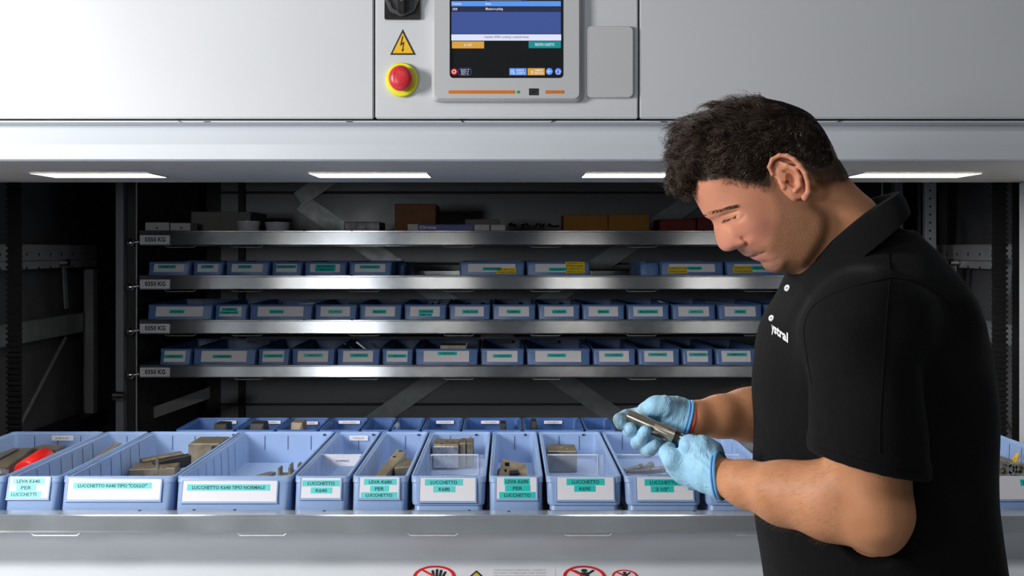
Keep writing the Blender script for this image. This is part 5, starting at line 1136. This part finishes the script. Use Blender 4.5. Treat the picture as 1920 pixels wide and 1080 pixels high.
# hair on the forearms
def arm_hair(V, Q, n, xr, seedp, dirv):
    N_ = vert_normals(V, Q); N_ = -N_ if np.mean((V-V.mean(0))*N_) < 0 else N_
    c = np.where((V[:, 0] > xr[0]) & (V[:, 0] < xr[1]))[0]; p = rng.choice(c, n); d = np.array(dirv)[None, :]+0.6*(rng.rand(n, 3)-0.5)+0.18*N_[p]; d /= np.linalg.norm(d, axis=1)[:, None]
    return strands(V[p]-N_[p]*0.0004, 0.009*(0.5+rng.rand(n)), d, N_[p], np.full(n, 0.0004), np.full(n, 0.0012), np.full(n, 0.00006), 5, rng.rand(n)*6)
v_, q_ = arm_hair(Va, Qa, 2600, (X(1350, 1.7), X(1560, 1.6)), 1, (-0.7, 0, -0.35)); v2, q2 = arm_hair(Vb, Qb, 1500, (X(1300, 1.95), X(1450, 1.95)), 2, (-0.6, 0, 0.5))
tag(child('arm_hair', np_mesh('arm_hair', np.vstack([v_, v2]), np.vstack([q_, q2+len(v_)]), OP), mat('arm_hair', (0.14, 0.075, 0.035), 0.5), person), kind='stuff')

# ---- polo shirt
def shirt_mat():
    m = mat('black_pique_cotton', (0.0046, 0.0046, 0.0052), 0.85, noise=0.12, scale=60, spec=0.12); nt = m.node_tree; b = nt.nodes['Principled BSDF']; b.inputs['Sheen Weight'].default_value = 0.03; b.inputs['Sheen Roughness'].default_value = 0.5
    tc = nt.nodes.new('ShaderNodeTexCoord'); v = nt.nodes.new('ShaderNodeTexVoronoi'); v.inputs['Scale'].default_value = 520; nt.links.new(tc.outputs['Object'], v.inputs['Vector'])
    bp = nt.nodes.new('ShaderNodeBump'); bp.inputs['Strength'].default_value = 0.35; bp.inputs['Distance'].default_value = 0.0008; nt.links.new(v.outputs['Distance'], bp.inputs['Height']); nt.links.new(bp.outputs[0], b.inputs['Normal']); return m
SHIRT = shirt_mat()
def shirt():
    h = 0.0042; g = Grid((0.28, 1.46, 0.96), (0.80, 2.14, 1.63), h); f = torso(g)
    f = smin(f, g.cone(A(1614, 590, 1.67), A(1622, 620, 1.615), .050, .066), 0.09); f = smin(f, g.cone(A(1600, 515, 1.95), A(1612, 560, 1.99), .062, .068), 0.06)
    sl = g.cone(A(1619, 625, 1.600), A(1632, 1000, 1.572), .075, .079)
    axis = (A(1632, 1000, 1.572)-A(1614, 575, 1.600)); axis = np.array((0.10, -0.04, -1.0)); cut = A(1625, 886, 1.50); nrm = np.array((-0.22, 0.0, -1.0)); nrm /= np.linalg.norm(nrm)
    dist = (g.x-cut[0])*nrm[0]+(g.z-cut[2])*nrm[2]
    band = np.clip((dist+0.024)/0.002, 0, 1)
    sl = sl-0.0034*band
    sl = smax(sl, dist, 0.004)
    hole = smax(g.cone(A(1618, 700, 1.590), A(1632, 1000, 1.572), .064, .0695), -(dist+0.03), 0.004)
    f2 = g.cone(A(1612, 575, 1.99), A(1570, 740, 2.00), .070, .070); f = smin(f, f2, 0.05)
    # folds
    fold = 0.0030*np.sin(38*g.x+24*g.z+2*np.sin(9*g.z))*np.sin(13*g.z+6*g.x)+0.0022*np.sin(60*(g.x-0.5*g.z)+1.3)*np.exp(-((g.z-1.40)/0.09)**2)
    kz = (0.007+0.038*np.clip((g.z-Z(700, 1.6))/(Z(560, 1.6)-Z(700, 1.6)), 0, 1)).astype(np.float32)
    f = smin(f, sl, kz)+fold
    # armpit creases running from the chest
    f = np.maximum(f, -hole)
    nk = g.cone(A(1585, 470, YH), A(1640, 360, YH), .074, .074); f = smax(f, -nk, 0.006)
    return surfnet(f.astype(np.float32), g.lo, h)
Vp, Qp = shirt(); Vp = relax(Vp, Qp, 2)
polo = child('polo_shirt', np_mesh('polo_shirt', Vp, Qp, OP), SHIRT, person)
bvh = BVHTree.FromPolygons([tuple(v) for v in Vp], [tuple(int(i) for i in q) for q in Qp])
def on_shirt(px, py, lift=0.0):
    d = at(px, py, 1.0)-Vector((0, 0, EYE)); hit, n, i, ds = bvh.ray_cast(Vector((0, 0, EYE)), d.normalized())
    if hit is None: return None
    c = Vector((0, 0, EYE)); n = n if n.dot(hit-c) < 0 else -n
    return hit+n*lift
def seam(pts, name='seam', r=0.0007):
    P_ = [on_shirt(*p, 0.0004) for p in catmull(pts, 5, False)]; P_ = [p for p in P_ if p is not None]
    if len(P_) > 2: MB().tube(P_, r, 6).build(name, SHIRT, polo, smooth=True)
seam([(1663, 432), (1666, 470), (1668, 520)]); seam([(1668, 521), (1630, 530), (1590, 540), (1550, 556), (1520, 580), (1508, 615), (1512, 660), (1522, 720)]); seam([(1668, 524), (1662, 600), (1655, 700), (1650, 800), (1650, 850)])
seam([(1668, 521), (1720, 530), (1770, 560), (1800, 600)]); seam([(1529, 838), (1580, 852), (1640, 868), (1700, 882), (1722, 886)])
# collar
def collar():
    up, lo, mid = [], [], []; n = 72
    cu = at(1580, 438, YH); au = at(1672, 364, YH)-cu; av = Vector((0, 1, 0))
    cl_ = at(1590, 468, YH)
    for i in range(n):
        t = 2*math.pi*i/n; k = 0.074+0.004*math.cos(t)
        p = cu+au*math.cos(t)*1.0+av*k*math.sin(t); p.z += 0.020*abs(math.sin(t))**2
        q = cu+au*1.19*math.cos(t)+av*(k+0.054)*math.sin(t)+Vector((0.004, 0, -0.036+0.010*math.sin(t)**2))
        if math.cos(t) < -0.85: q = q+Vector((0.006, 0, 0.004))
        up.append(p); lo.append(q); mid.append(p*0.82+q*0.18+((p-cu).normalized()*0.006+Vector((0, 0, 0.0045))))
    inn = [p+(cu-p)*0.05+Vector((0, 0, -0.004)) for p in up]; low_in = [cu+(p-cu)*0.97+Vector((0, 0, -0.03)) for p in up]; lo_in = [q+(cl_-q)*0.02+Vector((0, 0, -0.001)) for q in lo]
    L = [low_in, inn, up, mid, [m*0.5+q*0.5+(m-cu).normalized()*0.002 for m, q in zip(mid, lo)], lo, lo_in]
    rows = [[r[i] for r in L]+[] for i in range(n)]; rows.append(rows[0])
    return MB().loft(rows, False, False, closed=False)
collar().build('collar', SHIRT, polo, smooth=True)
for i, (px, py, r) in enumerate(((1478, 541, 6.4), (1448.5, 597.5, 6.0))):
    c0 = on_shirt(px, py, 0.001); c1 = on_shirt(px+3, py, 0.001) or c0; c2 = on_shirt(px, py+3, 0.001) or c0
    if c0 is None: continue
    n = (c1-c0).cross(c2-c0); n = n.normalized() if n.length > 1e-9 else Vector((-0.5, -0.85, 0)); n = n if n.y < 0 else -n
    n = (n+Vector((-0.2, -0.8, 0.1))).normalized(); u = n.orthogonal().normalized(); v = n.cross(u); R = r/K*1.05
    bt = MB(); bt.loft([[c0+n*o+(u*math.cos(a)+v*math.sin(a))*q for a in [2*math.pi*k/20 for k in range(20)]] for q, o in ((R*.85, -0.001), (R, 0.0005), (R, 0.0015), (R*.88, 0.0026), (R*.62, 0.0022), (R*.5, 0.0017))]); b_ = bt.build('button', M['ink_white'], polo, smooth=True)
    hb_ = MB()
    for a in (0.6, 2.2, 3.7, 5.3): hb_.cyl(c0+n*0.0014+(u*math.cos(a)+v*math.sin(a))*R*.2, c0+n*0.0022+(u*math.cos(a)+v*math.sin(a))*R*.2, R*.11, n=8)
    hb_.build('button_thread', M['ink'], b_)
lg = MB(); v, f = text_data('ystral', 0.035); mn, mx_ = v.min(0), v.max(0); ok = True; pts = []
for p in v:
    a = (p[0]-mn[0])/(mx_[0]-mn[0]); bq = (p[1]-mn[1])/(mx_[1]-mn[1]); a = a**1.25
    px = 1448+a*31; py = 627+a*22-bq*24; q = on_shirt(px, py, 0.0012)
    if q is None: ok = False; q = at(px, py, 1.7)
    pts.append(q)
lg.add(pts, f); lg.build('logo_lettering', M['ink_white'], polo)
tr = child('trousers', np_mesh('trousers', *legs(1.0, 0.06, 0.009), OP), mat('black_trousers', (0.012, 0.012, 0.014), 0.8), person)
hx = X(1640, YC)
for s in (-1, 1):
    g = Grid((hx-0.26, YC+s*.12-0.07, -0.01), (hx+0.16, YC+s*.12+0.07, 0.14), 0.006); f = smin(g.cone((hx-0.16, YC+s*.12, .045), (hx+.05, YC+s*.12, .05), .042, .046), g.cone((hx+.02, YC+s*.12, .05), (hx+.02, YC+s*.12, .10), .05, .05), .03); f = smax(f, 0.002-g.z, 0.004)
    child('shoe', np_mesh('shoe', *surfnet(f.astype(np.float32), g.lo, 0.006), OP), M['black_plastic'], person)

# ---- gloves
def glove_mat():
    m = mat('blue_nitrile', (0.34, 0.62, 0.82), 0.50, noise=0.10, scale=25, spec=0.30, sss=0.15); nt = m.node_tree; b = nt.nodes['Principled BSDF']
    tc = nt.nodes.new('ShaderNodeTexCoord'); mp = nt.nodes.new('ShaderNodeMapping'); mp.inputs['Scale'].default_value = (1, 1, 0.35); mp.inputs['Rotation'].default_value = (0, 0.7, 0.3); n = nt.nodes.new('ShaderNodeTexNoise'); n.noise_type = 'RIDGED_MULTIFRACTAL'; n.inputs['Scale'].default_value = 130; n.inputs['Detail'].default_value = 2.5; n.inputs['Distortion'].default_value = 1.0
    nt.links.new(tc.outputs['Object'], mp.inputs[0]); nt.links.new(mp.outputs[0], n.inputs['Vector']); bp = nt.nodes.new('ShaderNodeBump'); bp.inputs['Strength'].default_value = 0.55; bp.inputs['Distance'].default_value = 0.003; nt.links.new(n.outputs[0], bp.inputs['Height']); nt.links.new(bp.outputs[0], b.inputs['Normal']); return m
GLOVE = glove_mat()
CUFF = mat('rolled_blue_nitrile', (0.13, 0.38, 0.70), 0.4, noise=0.1, scale=30)
def smudge(m):
    m = m.copy(); m.name = 'smudged_blue_nitrile'; nt = m.node_tree; b = nt.nodes['Principled BSDF']; src = b.inputs['Base Color'].links[0].from_socket
    tc = nt.nodes.new('ShaderNodeTexCoord'); n = nt.nodes.new('ShaderNodeTexNoise'); n.inputs['Scale'].default_value = 26; n.inputs['Detail'].default_value = 5; nt.links.new(tc.outputs['Object'], n.inputs['Vector'])
    r = nt.nodes.new('ShaderNodeMapRange'); r.inputs[1].default_value = 0.46; r.inputs[2].default_value = 0.64; r.inputs[4].default_value = 0.75; nt.links.new(n.outputs[0], r.inputs[0])
    mx = nt.nodes.new('ShaderNodeMix'); mx.data_type = 'RGBA'; nt.links.new(r.outputs[0], mx.inputs['Factor']); nt.links.new(src, mx.inputs['A']); mx.inputs['B'].default_value = (0.09, 0.12, 0.15, 1); nt.links.new(mx.outputs['Result'], b.inputs['Base Color']); return m
GLOVE_D = smudge(GLOVE)
def glove_near():
    h = 0.0016; g = Grid(A(1215, 960, 1.70)-np.array((0, .02, 0), np.float32), A(1400, 790, 1.70)+np.array((0.0, .20, 0.0), np.float32), h)
    f = g.chain([A(1352, 895, 1.742), A(1332, 882, 1.752)], [.0325, .0345], 0.01, sy=1.0)
    f = smin(f, g.cone(A(1322, 870, 1.758), A(1303, 873, 1.766), .0375, .0285, 0.62), 0.016)          # back of the hand
    idx_ = g.chain([A(1298, 872, 1.766), A(1260, 859, 1.764), A(1250, 849, 1.770), A(1256, 836, 1.800), A(1266, 828, 1.815)], [.0205, .0160, .0118, .0090, .0085], 0.003)
    for k, (p, q) in enumerate((((1266, 874), (1262, 858)), ((1279, 890), (1272, 874)), ((1297, 903), (1288, 890)))):
        idx_ = smin(idx_, g.chain([A(p[0]+26, p[1]-10, 1.770), A(p[0], p[1], 1.776), A(q[0]+2, q[1], 1.808), A(q[0]+28, q[1]-12, 1.815)], [.0165, .0140-.001*k, .0115, .0100], 0.006), 0.009)
    f = smin(f, idx_, 0.009)
    th = g.chain([A(1340, 858, 1.756), A(1316, 841, 1.754), A(1293, 835, 1.760), A(1290, 838, 1.780), A(1284, 832, 1.802)], [.0210, .0195, .0158, .0125, .0100], 0.004)
    f = smin(f, th, 0.004)
    f = f+0.00045*np.sin(520*(0.8*g.x+0.6*g.z)+2.5*np.sin(90*g.z))*np.exp(-((g.x-X(1318, 1.75))/0.028)**2)
    nrm = np.array((0.88, -0.45, 0.10)); c = A(1352, 891, 1.741); f = smax(f, (g.x-c[0])*nrm[0]+(g.y-c[1])*nrm[1]+(g.z-c[2])*nrm[2], 0.003)
    return surfnet(f.astype(np.float32), g.lo, h)
def glove_far():
    h = 0.0017; g = Grid(A(1130, 870, 1.772)-np.array((0, .01, 0), np.float32), A(1310, 728, 1.772)+np.array((0, .16, 0), np.float32), h)
    f = g.chain([A(1287, 786, 1.847), A(1270, 783, 1.850)], [.0290, .0290], 0.01, sy=0.9)
    f = smin(f, g.cone(A(1262, 781, 1.852), A(1232, 786, 1.862), .0310, .0330, 0.55), 0.015)
    f = smin(f, g.chain([A(1268, 772, 1.840), A(1246, 762, 1.834), A(1228, 761, 1.834), A(1211, 771, 1.842), A(1203, 784, 1.840)], [.0180, .0158, .0142, .0125, .0100], 0.008), 0.008)   # thumb
    f2 = g.chain([A(1226, 783, 1.867), A(1196, 777, 1.862), A(1174, 780, 1.842), A(1162, 787, 1.814), A(1164, 794, 1.802)], [.0130, .0112, .0106, .0106, .0096], 0.0012)
    f = smin(f, f2, 0.006)
    for pts, rs in (([(1226, 795, 1.872), (1196, 803, 1.867), (1180, 807, 1.837), (1181, 805, 1.805), (1182, 803, 1.796)], [.0135, .0115, .0108, .0106, .0094]),
                    ([(1230, 805, 1.872), (1206, 822, 1.862), (1196, 830, 1.834), (1202, 822, 1.802), (1210, 809, 1.786)], [.0135, .0118, .0116, .0112, .0098]),
                    ([(1240, 812, 1.867), (1222, 838, 1.852), (1214, 845, 1.827), (1220, 842, 1.800), (1230, 834, 1.786)], [.0130, .0112, .0112, .0106, .0092])):
        f = smin(f, g.chain([A(*p) for p in pts], rs, 0.0012), 0.0030)
    f = f+0.0004*np.sin(g.x*500-g.z*380+3*np.sin(g.z*90))*np.exp(-((g.x-X(1255, 1.84))/0.03)**2)
    nrm = np.array((0.96, 0.1, -0.26)); c = A(1289, 786, 1.847); f = smax(f, (g.x-c[0])*nrm[0]+(g.y-c[1])*nrm[1]+(g.z-c[2])*nrm[2], 0.003)
    return surfnet(f.astype(np.float32), g.lo, h)
for (fn, c, nrm, R, sy, lab) in ((glove_near, (1352, 891, 1.741), (0.88, -0.45, 0.10), .0345, 1.0, 'bright blue glove on the near hand'), (glove_far, (1287, 786, 1.847), (0.96, 0.1, -0.26), .0285, 0.92, 'smudged blue glove on the far hand')):
    Vg, Qg = fn(); Vg = relax(Vg, Qg, 3); gl = child('glove', np_mesh('glove', Vg, Qg, OP), GLOVE if fn is glove_near else GLOVE_D, person); gl['label'] = lab
    n = Vector(nrm).normalized(); u = (Vector((0, 0, 1))-n*n.z).normalized(); v = n.cross(u); cc = at(*c)
    for q, dr, rr in ((0.0, 0.0006, 0.0024), (-0.005, 0.0000, 0.0014)):
        MB().ring([cc+n*q+(u*math.cos(a)+v*math.sin(a)*sy)*(R+dr+0.0012*math.sin(3*a)) for a in [2*math.pi*k/48 for k in range(48)]], rr, 8).build('cuff_roll', CUFF, gl, smooth=True)
    if fn is glove_far:
        MB().ring([cc+n*0.006+(u*math.cos(a)+v*math.sin(a)*sy)*(R+0.0008) for a in [2*math.pi*k/40 for k in range(40)]], 0.0012, 6).build('red_bracelet', M['sign_red'], gl, smooth=True)
# ---- the part held in the hands
lc = thing('lock_cylinder', 'turned steel lock cylinder with a milled flat held in the gloved hands', 'metal part', at(1222, 800, 1.80))
a_, b_ = at(1176, 779.5, 1.812), at(1286, 828, 1.790); ax = (b_-a_).normalized(); L_ = (b_-a_).length; up = Vector((0.0, -0.45, 0.9)); up = (up-ax*up.dot(ax)).normalized(); sd_ = ax.cross(up)
def ring_(s, r, flat=None, n=40):
    out = []
    for k in range(n):
        t = 2*math.pi*k/n; uu, vv = r*math.cos(t), r*math.sin(t)
        if flat: uu = min(uu, flat); vv = max(min(vv, flat*1.12), -flat*1.12)
        out.append(a_+ax*s+up*uu+sd_*vv)
    return out
R = 0.0112; fl = 0.0084
MB().loft([ring_(0.0006, R*.93, fl*.95), ring_(0.0016, R, fl), ring_(L_*.46, R, fl), ring_(L_*.465, R, None), ring_(L_*.80, R), ring_(L_*.805, R*.96)]).build('barrel', M['brass_steel'], lc, smooth=True)
MB().loft([ring_(L_*.80, R*.86), ring_(L_*.885, R*.86)]).build('groove', M['iron_dark'], lc, smooth=True); MB().loft([ring_(L_*.88, R*.80), ring_(L_*.885, R*.84), ring_(L_*.955, R*.84), ring_(L_*.96, R*.7), ring_(L_*1.0, R*.6)]).build('end_collar', M['steel'], lc, smooth=True)
